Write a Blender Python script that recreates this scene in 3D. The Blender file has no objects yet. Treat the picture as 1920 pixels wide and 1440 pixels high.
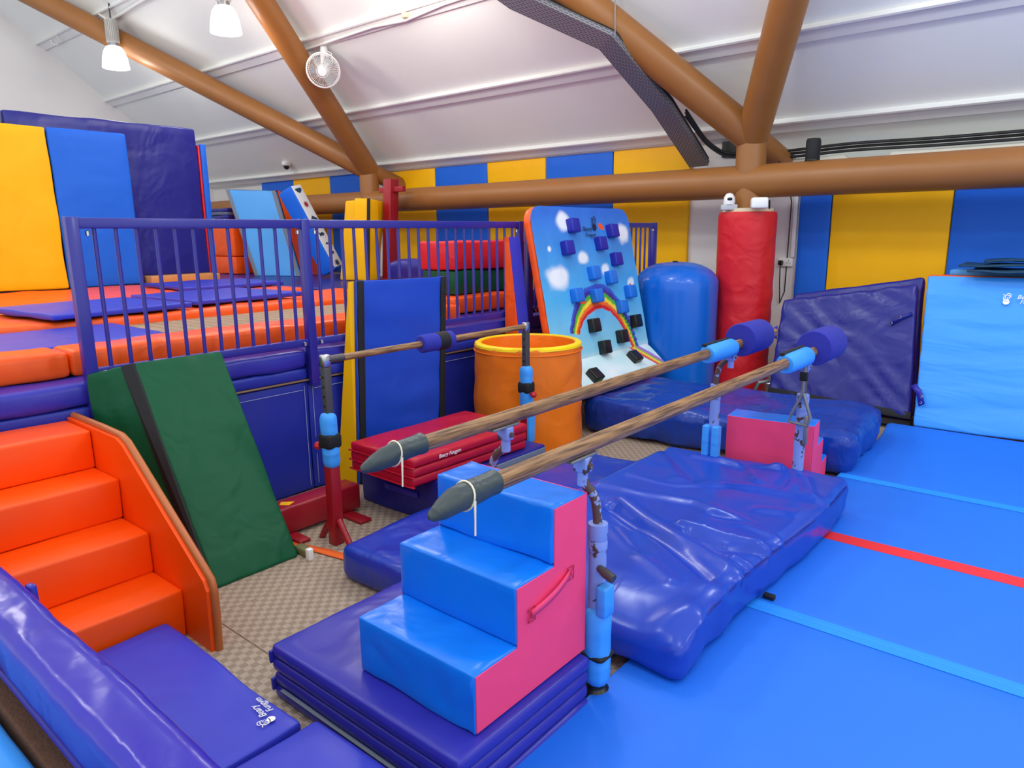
import bpy, math, random
from math import sin, cos, pi, radians, sqrt, exp, floor
from mathutils import Vector, Matrix, noise
random.seed(7)
S = bpy.context.scene
COL = S.collection
# ------------------------------------------------------------------ camera
FPX = 1330.85
YAW, PITCH, ROLL = radians(39.915), radians(12.004), radians(.567)
CAM = Vector((0, 0, 1.6))
_f = Vector((-sin(YAW)*cos(PITCH), cos(YAW)*cos(PITCH), -sin(PITCH)))
_r0 = Vector((cos(YAW), sin(YAW), 0)); _d0 = _f.cross(_r0)
_r = cos(ROLL)*_r0 + sin(ROLL)*_d0; _d = -sin(ROLL)*_r0 + cos(ROLL)*_d0
cam = bpy.data.cameras.new('camera'); camo = bpy.data.objects.new('camera', cam); COL.objects.link(camo)
cam.sensor_width = 36; cam.lens = FPX/1920*36; cam.clip_start = .02; cam.clip_end = 100
mw = Matrix((( _r.x, -_d.x, -_f.x, CAM.x), (_r.y, -_d.y, -_f.y, CAM.y), (_r.z, -_d.z, -_f.z, CAM.z), (0, 0, 0, 1)))
camo.matrix_world = mw
S.camera = camo
def at(x, y, z=None, X=None, Y=None):          # a point of the photograph on a known real-world plane
    d = _r*((x-960)/FPX) + _d*((y-720)/FPX) + _f
    t = (z-CAM.z)/d.z if z is not None else (X-CAM.x)/d.x if X is not None else (Y-CAM.y)/d.y
    return CAM + d*t
# ------------------------------------------------------------------ world, light, exposure
W = bpy.data.worlds.new('world'); S.world = W; W.use_nodes = True
W.node_tree.nodes['Background'].inputs[0].default_value = (.86, .93, 1, 1)
W.node_tree.nodes['Background'].inputs[1].default_value = 1.15
S.view_settings.view_transform = 'Standard'; S.view_settings.look = 'None'
S.view_settings.exposure = 0.2; S.view_settings.gamma = 1; S.view_settings.use_curve_mapping = False
LAMP_W = 62
HALL_LAMPS = ((-5.6, 4.6, 1.0), (-2.9, 4.0, 1.2), (.2, 4.6, 1.0), (3.2, 4.2, 1.2), (-9.6, 1.8, 2.6), (-6.4, 1.2, 2.6), (-3.2, .6, 2.6), (-.3, .8, 2.6), (2.6, .8, 2.6))
ROOF0, RSL = 2.56 + .795*7.43, .795           # roof underside: z = ROOF0 - RSL*Y
def roofz(Y): return ROOF0 - RSL*Y
# ------------------------------------------------------------------ helpers
def lin(c):
    if isinstance(c, str): c = tuple(int(c[i:i+2], 16)/255 for i in (0, 2, 4))
    return tuple(((v+.055)/1.055)**2.4 if v > .04045 else v/12.92 for v in c)
MATS = {}
def mat(name, col, rough=.5, metal=0, bump=0, scale=8, stretch=(1, 1, 1), var=0, spec=.5, detail=3, var_scale=3, coat=0, dist=.01, kind='noise', emit=None, est=0, trans=0):
    if name in MATS: return MATS[name]
    m = bpy.data.materials.new(name); m.use_nodes = True; nt = m.node_tree; N = nt.nodes; L = nt.links
    b = N['Principled BSDF']; c = lin(col)
    b.inputs['Base Color'].default_value = (*c, 1); b.inputs['Roughness'].default_value = rough
    b.inputs['Metallic'].default_value = metal; b.inputs['Specular IOR Level'].default_value = spec
    b.inputs['Coat Weight'].default_value = coat; b.inputs['Coat Roughness'].default_value = .15
    if trans: b.inputs['Transmission Weight'].default_value = trans
    if emit: b.inputs['Emission Color'].default_value = (*lin(emit), 1); b.inputs['Emission Strength'].default_value = est
    tc = N.new('ShaderNodeTexCoord'); mp = N.new('ShaderNodeMapping'); L.new(tc.outputs['Object'], mp.inputs[0])
    mp.inputs['Scale'].default_value = stretch
    if var:
        n = N.new('ShaderNodeTexNoise'); n.inputs['Scale'].default_value = var_scale; n.inputs['Detail'].default_value = 4
        L.new(mp.outputs[0], n.inputs[0])
        mx = N.new('ShaderNodeMix'); mx.data_type = 'RGBA'
        mx.inputs[6].default_value = (*[v*(1-var) for v in c], 1); mx.inputs[7].default_value = (*[min(1, v*(1+var)) for v in c], 1)
        L.new(n.outputs[0], mx.inputs[0]); L.new(mx.outputs[2], b.inputs['Base Color'])
    if bump:
        if kind == 'noise':
            n = N.new('ShaderNodeTexNoise'); n.inputs['Scale'].default_value = scale; n.inputs['Detail'].default_value = detail; n.inputs['Distortion'].default_value = .5
            o = n.outputs[0]; L.new(mp.outputs[0], n.inputs[0])
        else:
            n = N.new('ShaderNodeTexChecker'); n.inputs['Scale'].default_value = scale; o = n.outputs[1]; L.new(mp.outputs[0], n.inputs[0])
        bp = N.new('ShaderNodeBump'); bp.inputs['Strength'].default_value = bump; bp.inputs['Distance'].default_value = dist
        L.new(o, bp.inputs['Height']); L.new(bp.outputs[0], b.inputs['Normal'])
    MATS[name] = m; return m
def vinyl(name, col, rough=.34, bump=.35, scale=3.2, stretch=(1, 1, 1), var=.06, spec=.36):
    return mat(name, col, rough, bump=min(1, bump*1.2), scale=scale, stretch=stretch, var=var, spec=spec, dist=.06, detail=2.5)

class MB:
    def __init__(s): s.v = []; s.f = []
    def add(s, v, f):
        o = len(s.v); s.v += [Vector(p) for p in v]; s.f += [tuple(i+o for i in q) for q in f]; return s
    def box(s, x0, x1, y0, y1, z0, z1):
        return s.add([(x0,y0,z0),(x1,y0,z0),(x1,y1,z0),(x0,y1,z0),(x0,y0,z1),(x1,y0,z1),(x1,y1,z1),(x0,y1,z1)],
                     [(0,3,2,1),(4,5,6,7),(0,1,5,4),(1,2,6,5),(2,3,7,6),(3,0,4,7)])
    def prism(s, poly, a, b, axis=1):            # polygon of 2-D points, extruded from a to b along axis
        n = len(poly)
        def P(p, t): return (p[0], t, p[1]) if axis == 1 else (t, p[0], p[1]) if axis == 0 else (p[0], p[1], t)
        v = [P(p, a) for p in poly] + [P(p, b) for p in poly]
        f = [tuple(range(n)), tuple(range(2*n-1, n-1, -1))] + [(i, (i+1) % n, n+(i+1) % n, n+i)[::-1] for i in range(n)]
        return s.add(v, f)
    def tube(s, pts, r, n=12, caps=True):
        pts = [Vector(p) for p in pts]; m = len(pts); rs = r if isinstance(r, (list, tuple)) else [r]*m
        t0 = (pts[1]-pts[0]).normalized(); u = t0.orthogonal().normalized(); V = []
        for i, p in enumerate(pts):
            t = (pts[min(i+1, m-1)]-pts[max(i-1, 0)]).normalized()
            u = (u - t*u.dot(t)).normalized(); w = t.cross(u)
            V += [p + rs[i]*(cos(2*pi*k/n)*u + sin(2*pi*k/n)*w) for k in range(n)]
        F = [(i*n+k, i*n+(k+1) % n, (i+1)*n+(k+1) % n, (i+1)*n+k) for i in range(m-1) for k in range(n)]
        if caps: F += [tuple(range(n-1, -1, -1)), tuple(range((m-1)*n, m*n))]
        return s.add(V, F)
    def lathe(s, prof, c=(0, 0, 0), n=32, cap0=True, cap1=True, ex=1, ey=1, rot=0):     # (radius, z) around z
        V = []; m = len(prof)
        for r, z in prof:
            for k in range(n):
                a = 2*pi*k/n; x, y = r*ex*cos(a), r*ey*sin(a)
                V.append((c[0]+x*cos(rot)-y*sin(rot), c[1]+x*sin(rot)+y*cos(rot), c[2]+z))
        F = [(i*n+k, i*n+(k+1) % n, (i+1)*n+(k+1) % n, (i+1)*n+k) for i in range(m-1) for k in range(n)]
        if cap0: F.append(tuple(range(n-1, -1, -1)))
        if cap1: F.append(tuple(range((m-1)*n, m*n)))
        return s.add(V, F)
    def rbox(s, x0, x1, y0, y1, z0, z1, r=.02, n=(6, 6, 2), amp=0, fr=3, seed=0, disp=None, warp=None):
        lo = (x0, y0, z0); hi = (x1, y1, z1); ax = []
        for k in range(3):
            h = (hi[k]-lo[k])/2; c = (hi[k]+lo[k])/2; q = min(r, h*.98)
            inner = [-(h-q) + 2*(h-q)*i/n[k] for i in range(n[k]+1)] if h-q > 1e-5 else [0]
            l = [-h, -h+q*.3] + inner + [h-q*.3, h]
            ax.append((c, h, q, l))
        nx, ny, nz = (len(a[3])-1 for a in ax); idx = {}; V = []; F = []
        def vid(i, j, k):
            t = (i, j, k)
            if t in idx: return idx[t]
            p = Vector((ax[0][3][i], ax[1][3][j], ax[2][3][k]))
            inn = Vector([max(-(ax[d][1]-ax[d][2]), min(ax[d][1]-ax[d][2], p[d])) for d in range(3)])
            nn = (p-inn); nn = nn.normalized() if nn.length > 1e-9 else Vector((0, 0, 1))
            q = Vector([inn[d] + ax[d][2]*nn[d] + ax[d][0] for d in range(3)])
            a = 0
            if amp: a += amp*noise.noise(q*fr + Vector((seed*7.3, seed*3.1, seed)))
            if disp: a += disp(q, nn)
            q += nn*a
            if warp: q = Vector(warp(q))
            idx[t] = len(V); V.append(q); return idx[t]
        for i in range(nx):
            for j in range(ny):
                F.append((vid(i, j, 0), vid(i, j+1, 0), vid(i+1, j+1, 0), vid(i+1, j, 0)))
                F.append((vid(i, j, nz), vid(i+1, j, nz), vid(i+1, j+1, nz), vid(i, j+1, nz)))
        for i in range(nx):
            for k in range(nz):
                F.append((vid(i, 0, k), vid(i+1, 0, k), vid(i+1, 0, k+1), vid(i, 0, k+1)))
                F.append((vid(i, ny, k), vid(i, ny, k+1), vid(i+1, ny, k+1), vid(i+1, ny, k)))
        for j in range(ny):
            for k in range(nz):
                F.append((vid(0, j, k), vid(0, j, k+1), vid(0, j+1, k+1), vid(0, j+1, k)))
                F.append((vid(nx, j, k), vid(nx, j+1, k), vid(nx, j+1, k+1), vid(nx, j, k+1)))
        return s.add(V, F)
    def build(s, name, m, parent=None, loc=None, smooth=True, angle=38):
        me = bpy.data.meshes.new(name); o = bpy.data.objects.new(name, me); COL.objects.link(o)
        v = s.v
        if loc is not None: L = Vector(loc); v = [p-L for p in v]; o.location = L
        me.from_pydata([tuple(p) for p in v], [], s.f); me.validate(); me.update()
        ms = m if isinstance(m, (list, tuple)) else [m]
        for q in ms: me.materials.append(q)
        if smooth:
            me.shade_smooth()
            try: me.set_sharp_from_angle(angle=radians(angle))
            except Exception: pass
        if parent: o.parent = parent
        return o
def tag(o, label=None, cat=None, group=None, kind=None):
    if label: o['label'] = label
    if cat: o['category'] = cat
    if group: o['group'] = group
    if kind: o['kind'] = kind
    return o
def thing(name, label, cat, loc=(0, 0, 0), rz=0, group=None, basis=None):
    o = bpy.data.objects.new(name, None); COL.objects.link(o); o.empty_display_size = .05
    if basis:
        a, b, c = basis; o.matrix_world = Matrix(((a.x, b.x, c.x, loc[0]), (a.y, b.y, c.y, loc[1]), (a.z, b.z, c.z, loc[2]), (0, 0, 0, 1)))
    else: o.location = loc; o.rotation_euler = (0, 0, rz)
    return tag(o, label, cat, group)
def struct(o): o['kind'] = 'structure'; return o
def wpart(name, mb, m, parent, **k):          # mesh given in world coordinates, parented to a thing that is only translated
    L = parent.location; mb.v = [p - L for p in mb.v]; return mb.build(name, m, parent, **k)
def text(body, size, m, name, parent, mtx, depth=.0006, shear=.25, align='LEFT'):
    c = bpy.data.curves.new('t', 'FONT'); c.body = body; c.size = size; c.shear = shear; c.extrude = depth; c.align_x = align; c.offset = 0
    o = bpy.data.objects.new('t', c); COL.objects.link(o); bpy.context.view_layer.update()
    me = bpy.data.meshes.new_from_object(o.evaluated_get(bpy.context.evaluated_depsgraph_get()))
    bpy.data.objects.remove(o); me.materials.clear(); me.materials.append(m); me.name = name
    q = bpy.data.objects.new(name, me); COL.objects.link(q); q.parent = parent; q.matrix_local = mtx; return q
def frame(o, x, y):                            # matrix: origin o, text runs along x, up y
    x = Vector(x).normalized(); y = Vector(y); y = (y - x*y.dot(x)).normalized(); z = x.cross(y)
    return Matrix(((x.x, y.x, z.x, o[0]), (x.y, y.y, z.y, o[1]), (x.z, y.z, z.z, o[2]), (0, 0, 0, 1)))
def emblem(m, name, parent, mtx, s):           # little tumbling swirl printed beside the lettering
    mb = MB()
    def arc(cx, cy, r, a0, a1, w, k=12):
        V = []
        for i in range(k+1):
            a = a0+(a1-a0)*i/k; V += [(cx+(r-w)*cos(a), cy+(r-w)*sin(a), 0), (cx+(r+w)*cos(a), cy+(r+w)*sin(a), 0)]
        mb.add(V, [(2*i, 2*i+1, 2*i+3, 2*i+2) for i in range(k)])
    arc(0, 0, .34*s, .3, 5.2, .035*s); arc(.1*s, .3*s, .22*s, -1, 2.6, .03*s); arc(-.45*s, .1*s, .3*s, -.9, 1.5, .03*s); arc(.1*s, 0, .12*s, 0, 6.28, .025*s)
    arc(-.05*s, -.42*s, .16*s, 0, 6.28, .15*s)
    o = mb.build(name, m, parent, smooth=False); o.matrix_local = mtx; return o
# ------------------------------------------------------------------ materials
M_ceil = mat('white_roof_paint', 'f1f3ec', .55, bump=.25, scale=14, var=.02, dist=.006)
M_wall = mat('white_wall_paint', 'e6e2de', .6, bump=.1, scale=20, var=.02, dist=.004)
M_trim = mat('white_metal_trim', 'e8e8e4', .45)
M_steel = mat('brown_painted_steel', '96602c', .42, var=.09, var_scale=4, bump=.08, scale=25, dist=.004)
M_yel = vinyl('yellow_vinyl', 'ffb900', .5, .25, 2.2, spec=.25)
M_wblue = vinyl('bright_blue_wall_vinyl', '1a66d8', .5, .25, 2.2, spec=.25)
M_navy = vinyl('navy_vinyl', '1f2280', .34, .3, 3)
M_royal = vinyl('royal_blue_vinyl', '302fa2', .33, .3, 3)
M_royal2 = vinyl('royal_blue_mat_vinyl', '363ebc', .4, .25, 2.5)
M_clad = vinyl('blue_cladding_vinyl', '222f9c', .4, .35, 2)
M_crash = vinyl('glossy_blue_vinyl', '1b36a6', .25, .3, 4)
M_orange = vinyl('orange_vinyl', 'ff5a14', .35, .3, 4)
M_stair = vinyl('orange_stair_vinyl', 'ff5200', .4, .12, 3)
M_tan = mat('worn_tan_edge', 'b9632c', .35, var=.1)
M_green = vinyl('green_vinyl', '0a5232', .42, .3, 5, spec=.2)
M_green2 = vinyl('grey_green_vinyl', '4b6d5c', .45)
M_red = vinyl('red_vinyl', 'b8102c', .36, .25, 5)
M_red2 = vinyl('bright_red_vinyl', 'd41e28', .42, .3, 5)
M_redp = mat('red_painted_steel', '98101f', .35, var=.05)
M_sblue = vinyl('step_blue_vinyl', '0a78e8', .3, .2, 5)
M_pink = vinyl('hot_pink_vinyl', 'ff4a7a', .5, .12, 4, spec=.22)
M_lblue = vinyl('light_blue_vinyl', '3f9ef4', .42, .3, 2.6, stretch=(.5, 1, 2.6))
M_sky = vinyl('sky_blue_vinyl', '4f9fe6', .5, .1, 3)
M_floorblue = mat('blue_roll_mat', '1f74ea', .5, bump=.35, scale=90, kind='checker', var=.03, dist=.003)
M_tape = mat('light_blue_tape', '1f90f4', .5, bump=.1, scale=60)
M_redtape = mat('red_tape', 'f02a2a', .5)
M_underred = mat('red_mat_underside', 'c02028', .6)
M_foam = mat('blue_foam', '2b2f9c', .9, bump=.5, scale=120, dist=.004)
M_wood = None
M_black = mat('black_webbing', '0d0d10', .7)
M_blk2 = mat('black_vinyl', '141612', .35)
M_grey = mat('grey_webbing', '6f7684', .7)
M_white = mat('white_print', 'f4f2ee', .5)
M_plastic = mat('white_plastic', 'efeeea', .35)
M_steelg = mat('galvanised_steel', '8b8a8c', .4, metal=.6, var=.1)
M_dgrey = mat('dark_grey_steel', '4c494b', .45, metal=.3, var=.1, var_scale=12)
M_chrome = mat('chrome', 'c8c8c8', .2, metal=1)
M_cover = vinyl('grey_bar_end_cover', '3c4648', .38, .22, 10)
M_string = mat('cream_string', 'ece2c8', .8)
M_tray = None
M_cable = mat('black_cable', '1a1a1c', .5)
M_tarp = vinyl('dark_teal_tarp', '17405c', .45)
M_fence = mat('blue_powder_coat', '27258e', .3, var=.04, coat=.2)
M_ply = mat('pale_wood', 'c98d4e', .5, var=.15, stretch=(1, 8, 8))
def wood():
    m = bpy.data.materials.new('grained_wood'); m.use_nodes = True; N = m.node_tree.nodes; L = m.node_tree.links; b = N['Principled BSDF']
    tc = N.new('ShaderNodeTexCoord'); mp = N.new('ShaderNodeMapping'); mp.inputs['Scale'].default_value = (60, 3, 60)
    n = N.new('ShaderNodeTexNoise'); n.inputs['Scale'].default_value = 2.2; n.inputs['Detail'].default_value = 6
    r = N.new('ShaderNodeValToRGB'); r.color_ramp.elements[0].position = .36; r.color_ramp.elements[1].position = .62
    r.color_ramp.elements[0].color = (*lin('5e3f26'), 1); r.color_ramp.elements[1].color = (*lin('a87c4e'), 1)
    L.new(tc.outputs['Object'], mp.inputs[0]); L.new(mp.outputs[0], n.inputs[0]); L.new(n.outputs[0], r.inputs[0]); L.new(r.outputs[0], b.inputs['Base Color'])
    b.inputs['Roughness'].default_value = .45; return m
M_wood = wood()
def chipped(name, base, rust, thr=.56, scale=22):
    m = bpy.data.materials.new(name); m.use_nodes = True; N = m.node_tree.nodes; L = m.node_tree.links; b = N['Principled BSDF']
    tc = N.new('ShaderNodeTexCoord'); n = N.new('ShaderNodeTexNoise'); n.inputs['Scale'].default_value = scale; n.inputs['Detail'].default_value = 6
    r = N.new('ShaderNodeValToRGB'); r.color_ramp.elements[0].position = thr; r.color_ramp.elements[1].position = thr+.03
    r.color_ramp.elements[0].color = (*lin(base), 1); r.color_ramp.elements[1].color = (*lin(rust), 1)
    L.new(tc.outputs['Object'], n.inputs[0]); L.new(n.outputs[0], r.inputs[0]); L.new(r.outputs[0], b.inputs['Base Color']); b.inputs['Roughness'].default_value = .45
    return m
M_chip = chipped('chipped_pale_blue_paint', '7f97dc', '4a342c', .6)
M_rust = chipped('worn_bare_steel', '5c453c', '8f9fd0', .58, 30)
def floor_mat():
    m = bpy.data.materials.new('taupe_basketweave_foam'); m.use_nodes = True; N = m.node_tree.nodes; L = m.node_tree.links; b = N['Principled BSDF']
    tc = N.new('ShaderNodeTexCoord'); mp = N.new('ShaderNodeMapping'); L.new(tc.outputs['Object'], mp.inputs[0])
    ck = N.new('ShaderNodeTexChecker'); ck.inputs['Scale'].default_value = 34; L.new(mp.outputs[0], ck.inputs[0])
    wa = N.new('ShaderNodeTexWave'); wa.bands_direction = 'X'; wa.inputs['Scale'].default_value = 34; L.new(mp.outputs[0], wa.inputs[0])
    wb = N.new('ShaderNodeTexWave'); wb.bands_direction = 'Y'; wb.inputs['Scale'].default_value = 34; L.new(mp.outputs[0], wb.inputs[0])
    mx = N.new('ShaderNodeMix'); mx.data_type = 'FLOAT'; L.new(ck.outputs[1], mx.inputs[0]); L.new(wa.outputs[1], mx.inputs[2]); L.new(wb.outputs[1], mx.inputs[3])
    cr = N.new('ShaderNodeMix'); cr.data_type = 'RGBA'; cr.inputs[6].default_value = (*lin('96826f'), 1); cr.inputs[7].default_value = (*lin('b29e8a'), 1); L.new(ck.outputs[1], cr.inputs[0])
    L.new(cr.outputs[2], b.inputs['Base Color']); b.inputs['Roughness'].default_value = .55
    bp = N.new('ShaderNodeBump'); bp.inputs['Strength'].default_value = .5; bp.inputs['Distance'].default_value = .003; L.new(mx.outputs[0], bp.inputs['Height']); L.new(bp.outputs[0], b.inputs['Normal'])
    return m
M_floor = floor_mat()
def tray_mat():
    m = bpy.data.materials.new('perforated_cable_tray'); m.use_nodes = True; N = m.node_tree.nodes; L = m.node_tree.links; b = N['Principled BSDF']
    uv = N.new('ShaderNodeUVMap'); br = N.new('ShaderNodeTexBrick'); br.inputs['Scale'].default_value = 1; br.offset = .5
    br.inputs['Color1'].default_value = (*lin('343438'), 1); br.inputs['Color2'].default_value = (*lin('3e3e44'), 1); br.inputs['Mortar'].default_value = (*lin('8c8c92'), 1)
    br.inputs['Brick Width'].default_value = .05; br.inputs['Row Height'].default_value = .022; br.inputs['Mortar Size'].default_value = .008
    L.new(uv.outputs[0], br.inputs[0]); L.new(br.outputs[0], b.inputs['Base Color']); b.inputs['Roughness'].default_value = .45; b.inputs['Metallic'].default_value = .4
    return m
M_tray = tray_mat()
def mesh_bed():
    m = bpy.data.materials.new('tan_trampoline_webbing'); m.use_nodes = True; N = m.node_tree.nodes; L = m.node_tree.links; b = N['Principled BSDF']
    tc = N.new('ShaderNodeTexCoord'); br = N.new('ShaderNodeTexBrick'); br.inputs['Scale'].default_value = 1; br.offset = 0
    br.inputs['Color1'].default_value = (*lin('b79c80'), 1); br.inputs['Color2'].default_value = (*lin('a88c70'), 1); br.inputs['Mortar'].default_value = (*lin('5c4634'), 1)
    br.inputs['Brick Width'].default_value = .03; br.inputs['Row Height'].default_value = .09; br.inputs['Mortar Size'].default_value = .004
    L.new(tc.outputs['Object'], br.inputs[0]); L.new(br.outputs[0], b.inputs['Base Color']); b.inputs['Roughness'].default_value = .7; return m
M_bed = mesh_bed()

# ================================================================== THE SETTING
XL, YB = -14.0, 7.5
fl = struct(MB().box(XL, 6, -4, YB, -.2, -.012).build('floor', M_floor, smooth=False))
tile = MB().rbox(-.498, .498, -.498, .498, -.012, 0, r=.004, n=(1, 1, 1)).build('floor_tile', M_floor, fl, smooth=False)
k = 0
for i in range(3):
    for j in range(7):
        o = tile if k == 0 else tile.copy()
        if k: COL.objects.link(o); o.parent = fl
        o.location = (-3.27+i*.998, -.2+j*.998, 0); k += 1
struct(MB().box(XL-.15, -3.1, YB, YB+.15, 0, 3.2).build('wall_back', M_wall, smooth=False))
wb2 = struct(MB().box(-3.1, 6, YB, YB+.15, 0, 2.24).build('wall_back_low', M_wall, smooth=False))
struct(MB().box(-3.1, 6, YB+.3, YB+.35, 2.0, 3.0).build('wall_gap_backing', mat('gap_shade', '3a3634', .9), smooth=False))  # added backing sheet, its dark colour stands in for shade under the eave
struct(MB().prism([(-4, 0), (YB, 0), (YB, roofz(YB)+.1), (-.5, roofz(-.5)+.1), (-4, roofz(-.5)-2)], XL-.15, XL, axis=0).build('wall_left', M_wall, smooth=False))
rf = MB(); T = .12
rf.prism([(-.5, roofz(-.5)), (YB+.4, roofz(YB+.4)), (YB+.4, roofz(YB+.4)+T), (-.5, roofz(-.5)+T)], XL-.2, 6.5, axis=0)
struct(rf.build('ceiling', M_ceil, smooth=False))
struct(MB().box(-8.9, -8.78, -.5, 4.3, .95, 2.75).build('wall_partition', M_wall, smooth=False))
# roof purlins with a flat and a lipped strip, as in the white steel roof
n = 1
for Y in (7.36, 6.58, 5.70, 4.74, 3.8, 2.85):
    mb = MB(); z = roofz(Y); a = math.atan(RSL)
    def sl(d, h): return (Y + d*cos(a) + h*sin(a)*-1, z - d*sin(a) - h*cos(a))
    mb.prism([sl(-.075, -.02), sl(.075, -.02), sl(.075, .03), sl(-.075, .03)], XL, 6, axis=0)
    mb.prism([sl(-.075, .03), sl(-.055, .03), sl(-.055, .055), sl(-.075, .055)], XL, 6, axis=0)
    struct(mb.build('trim_%d' % n, M_trim, smooth=False)); n += 1
# pale board ends along the wall top at the right
for x0, x1 in ((-2.72, -1.95), (-1.72, -.4), (-.3, 1.4)):
    mb = MB().prism([(x0, 2.2), (x1, 2.2), (x1-.12, 2.29), (x0+.06, 2.29)], YB-.10, YB-.02, axis=1)
    struct(mb.build('trim_%d' % n, mat('cream_board', 'ece6d2', .6), smooth=False)); n += 1
struct(MB().box(-9.0, -3.7, YB-.07, YB, 2.535, 2.575).build('trim_%d' % n, M_trim, smooth=False))

# ------------------------------------------------------------------ steel frame
PY, PZ, PR = 6.9, 2.06, .155
pb = thing('pipe_beam', 'long brown steel pipe running along the back wall pads', 'pipe', (-2.75, PY, PZ))
wpart('pipe', MB().tube([(-14, PY+.1, PZ+.02), (-8.4, PY+.06, PZ+.01), (-2.75, PY, PZ), (5, PY-.12, PZ)], PR, 28), M_steel, pb)
wpart('wire_tie', MB().tube([(-.55+.0, PY-.05+PR*1.03*cos(a), PZ+PR*1.03*sin(a)) for a in [2*pi*i/20 for i in range(21)]], .006, 6), M_plastic, pb)
def tree(X, Y, z0, zn, ends, label, r=.15, kick=True):
    t = thing('roof_column', label, 'column', (X, Y, z0))
    wpart('column', MB().tube([(X, Y, z0), (X, Y, zn-.02)], r*.93, 28), M_steel, t)
    wpart('node', MB().lathe([(0.001, -r), (r*.55, -r*.83), (r*.93, -r*.3), (r*.98, 0), (r*.93, r*.3), (r*.55, r*.83), (.001, r)], (X, Y, zn), 24, False, False), M_steel, t)
    for e in ends:
        wpart('strut', MB().tube([(X, Y, zn), e], r, 28), M_steel, t)
    if kick: wpart('strut', MB().tube([(X, Y, zn), (X+.12, YB-.02, zn-.22)], r*.8, 20), M_steel, t)
    return t
# directions of the sloping struts: they follow the underside of the roof
def off(x, y, o=.27):
    d = _r*((x-960)/FPX) + _d*((y-720)/FPX) + _f
    t = (ROOF0-o-CAM.z)/(d.z+RSL*d.y); return CAM + d*t
def ext(a, b, k): return a + (b-a)*k
nA = Vector((-2.79, 6.92, 2.47)); nB = Vector((-8.52, 6.95, 2.52))
tree(-2.77, PY, 1.78, nA.z, [ext(nA, off(1075, -10), 2.2), ext(nA, off(1478, 0), 3.0)], 'brown steel roof column with forked struts rising from the red padded pillar')
tree(-8.5, PY+.05, 1.95, nB.z, [ext(nB, off(75, 0), 1.35), ext(nB, off(487, 0), 1.8)], 'brown steel roof column with forked struts near the yellow standing wedge')

# red padded pillar, with the white ring at its top
rp = thing('padded_pillar', 'tall round pillar wrapped in shiny red padding', 'pillar', (-2.77, PY, 0))
def rw(q, nn): return .004*noise.noise(Vector((q.x*9, q.y*9, q.z*2.2))) + (.006*noise.noise(Vector((q.x*6, q.y*6, q.z*14))) if q.z < 1.2 else 0)
mb = MB(); prof = [(.27, 0), (.275, .04)] + [(.272, .06+i*.03) for i in range(57)] + [(.265, 1.775), (.2, 1.78)]
mb.lathe(prof, (0, 0, 0), 56)
mb.v = [p + Vector((p.x, p.y, 0)).normalized()*(.011*noise.noise(Vector((p.x*5, p.y*5, p.z*9)))*(1 if p.z < 1.0 else .35)) for p in mb.v]
mb.build('padding', M_red2, rp)
MB().lathe([(.235, 0), (.235, .045)], (0, 0, 1.765), 40).build('collar', mat('cream_foam_ring', 'd9cfae', .8), rp)
def camera_box(X, Y, Z, rz, label, ball):
    t = thing('security_camera', label, 'camera', (X, Y, Z), rz)
    if ball:
        MB().rbox(-.075, .075, -.04, .04, 0, .05, .006, (1, 1, 1)).build('mount', mat('pale_grey_plastic', 'b8babd', .5), t)
        MB().lathe([(.05, .05), (.055, .08), (.05, .12), (.03, .15), (.002, .158)], (0, 0, 0), 24, True, False).build('housing', M_plastic, t)
        MB().lathe([(.001, -.012), (.02, -.01), (.024, 0), (.02, .012), (.001, .016)], (0, -.047, .1), 16, False, False).build('lens', M_blk2, t)
    else:
        MB().rbox(-.075, .075, -.05, .05, 0, .1, .02, (2, 2, 2)).build('housing', M_plastic, t)
        MB().tube([(.05, 0, .09), (.09, .02, .07), (.1, .06, .0)], .008, 8).build('cable', M_cable, t)
camera_box(-2.87, 6.68, 1.795, .5, 'small white dome camera on grey mount atop the red pillar', True)
camera_box(-2.57, 6.66, 1.80, .5, 'small white box sensor on right edge of the red pillar top', False)

# ------------------------------------------------------------------ wall pads
def wpad(x0, x1, z0, z1, m, label, Y=YB, th=.05, seed=0):
    c = ((x0+x1)/2, Y-th/2, z0)
    mb = MB().rbox(x0+.004, x1-.004, Y-th, Y-.002, z0, z1, .012, (8, 1, 14), .006, 2.2, seed)
    return tag(mb.build('wall_pad', m, loc=c), label, 'wall pad', 'wall pads on the back wall')
xs = [at(x, y, Y=7.45).x for x, y in ((727, 319), (815, 314), (913, 307), (1023, 298), (1150, 285), (1296, 272))]
lab = ['yellow wall pad immediately right of the red post', 'blue wall pad behind the red block, first blue pad right of the red post', 'yellow wall pad between two blue pads, left of the climbing board top',
       'blue wall pad rising behind the climbing board', 'wide yellow wall pad beside the white wall strip and red pillar']
for i in range(5): wpad(xs[i], xs[i+1], .96 if i < 4 else .3, 2.525, M_yel if i % 2 == 0 else M_wblue, lab[i], seed=i)
wpad(-12.2, -11.18, 1.0, 2.56, M_wblue, 'farthest blue wall pad behind the leaning blue beam', seed=11)
wpad(-11.18, -10.13, 1.0, 2.56, M_yel, 'far yellow wall pad between two blue pads above the leaning beam', seed=12)
wpad(-10.13, -9.0, 1.0, 2.56, M_wblue, 'far blue wall pad left of the brown roof column', seed=13)
wpad(-2.47, -2.16, .05, 2.03, M_wblue, 'narrow blue wall pad right of the wall socket', seed=14)
wpad(-2.16, -1.14, .05, 2.03, M_yel, 'yellow wall pad behind the dark leaning crash mat', seed=15)
wpad(-1.14, .1, .05, 2.03, M_wblue, 'blue wall pad behind the light blue leaning mat', seed=16)
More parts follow.
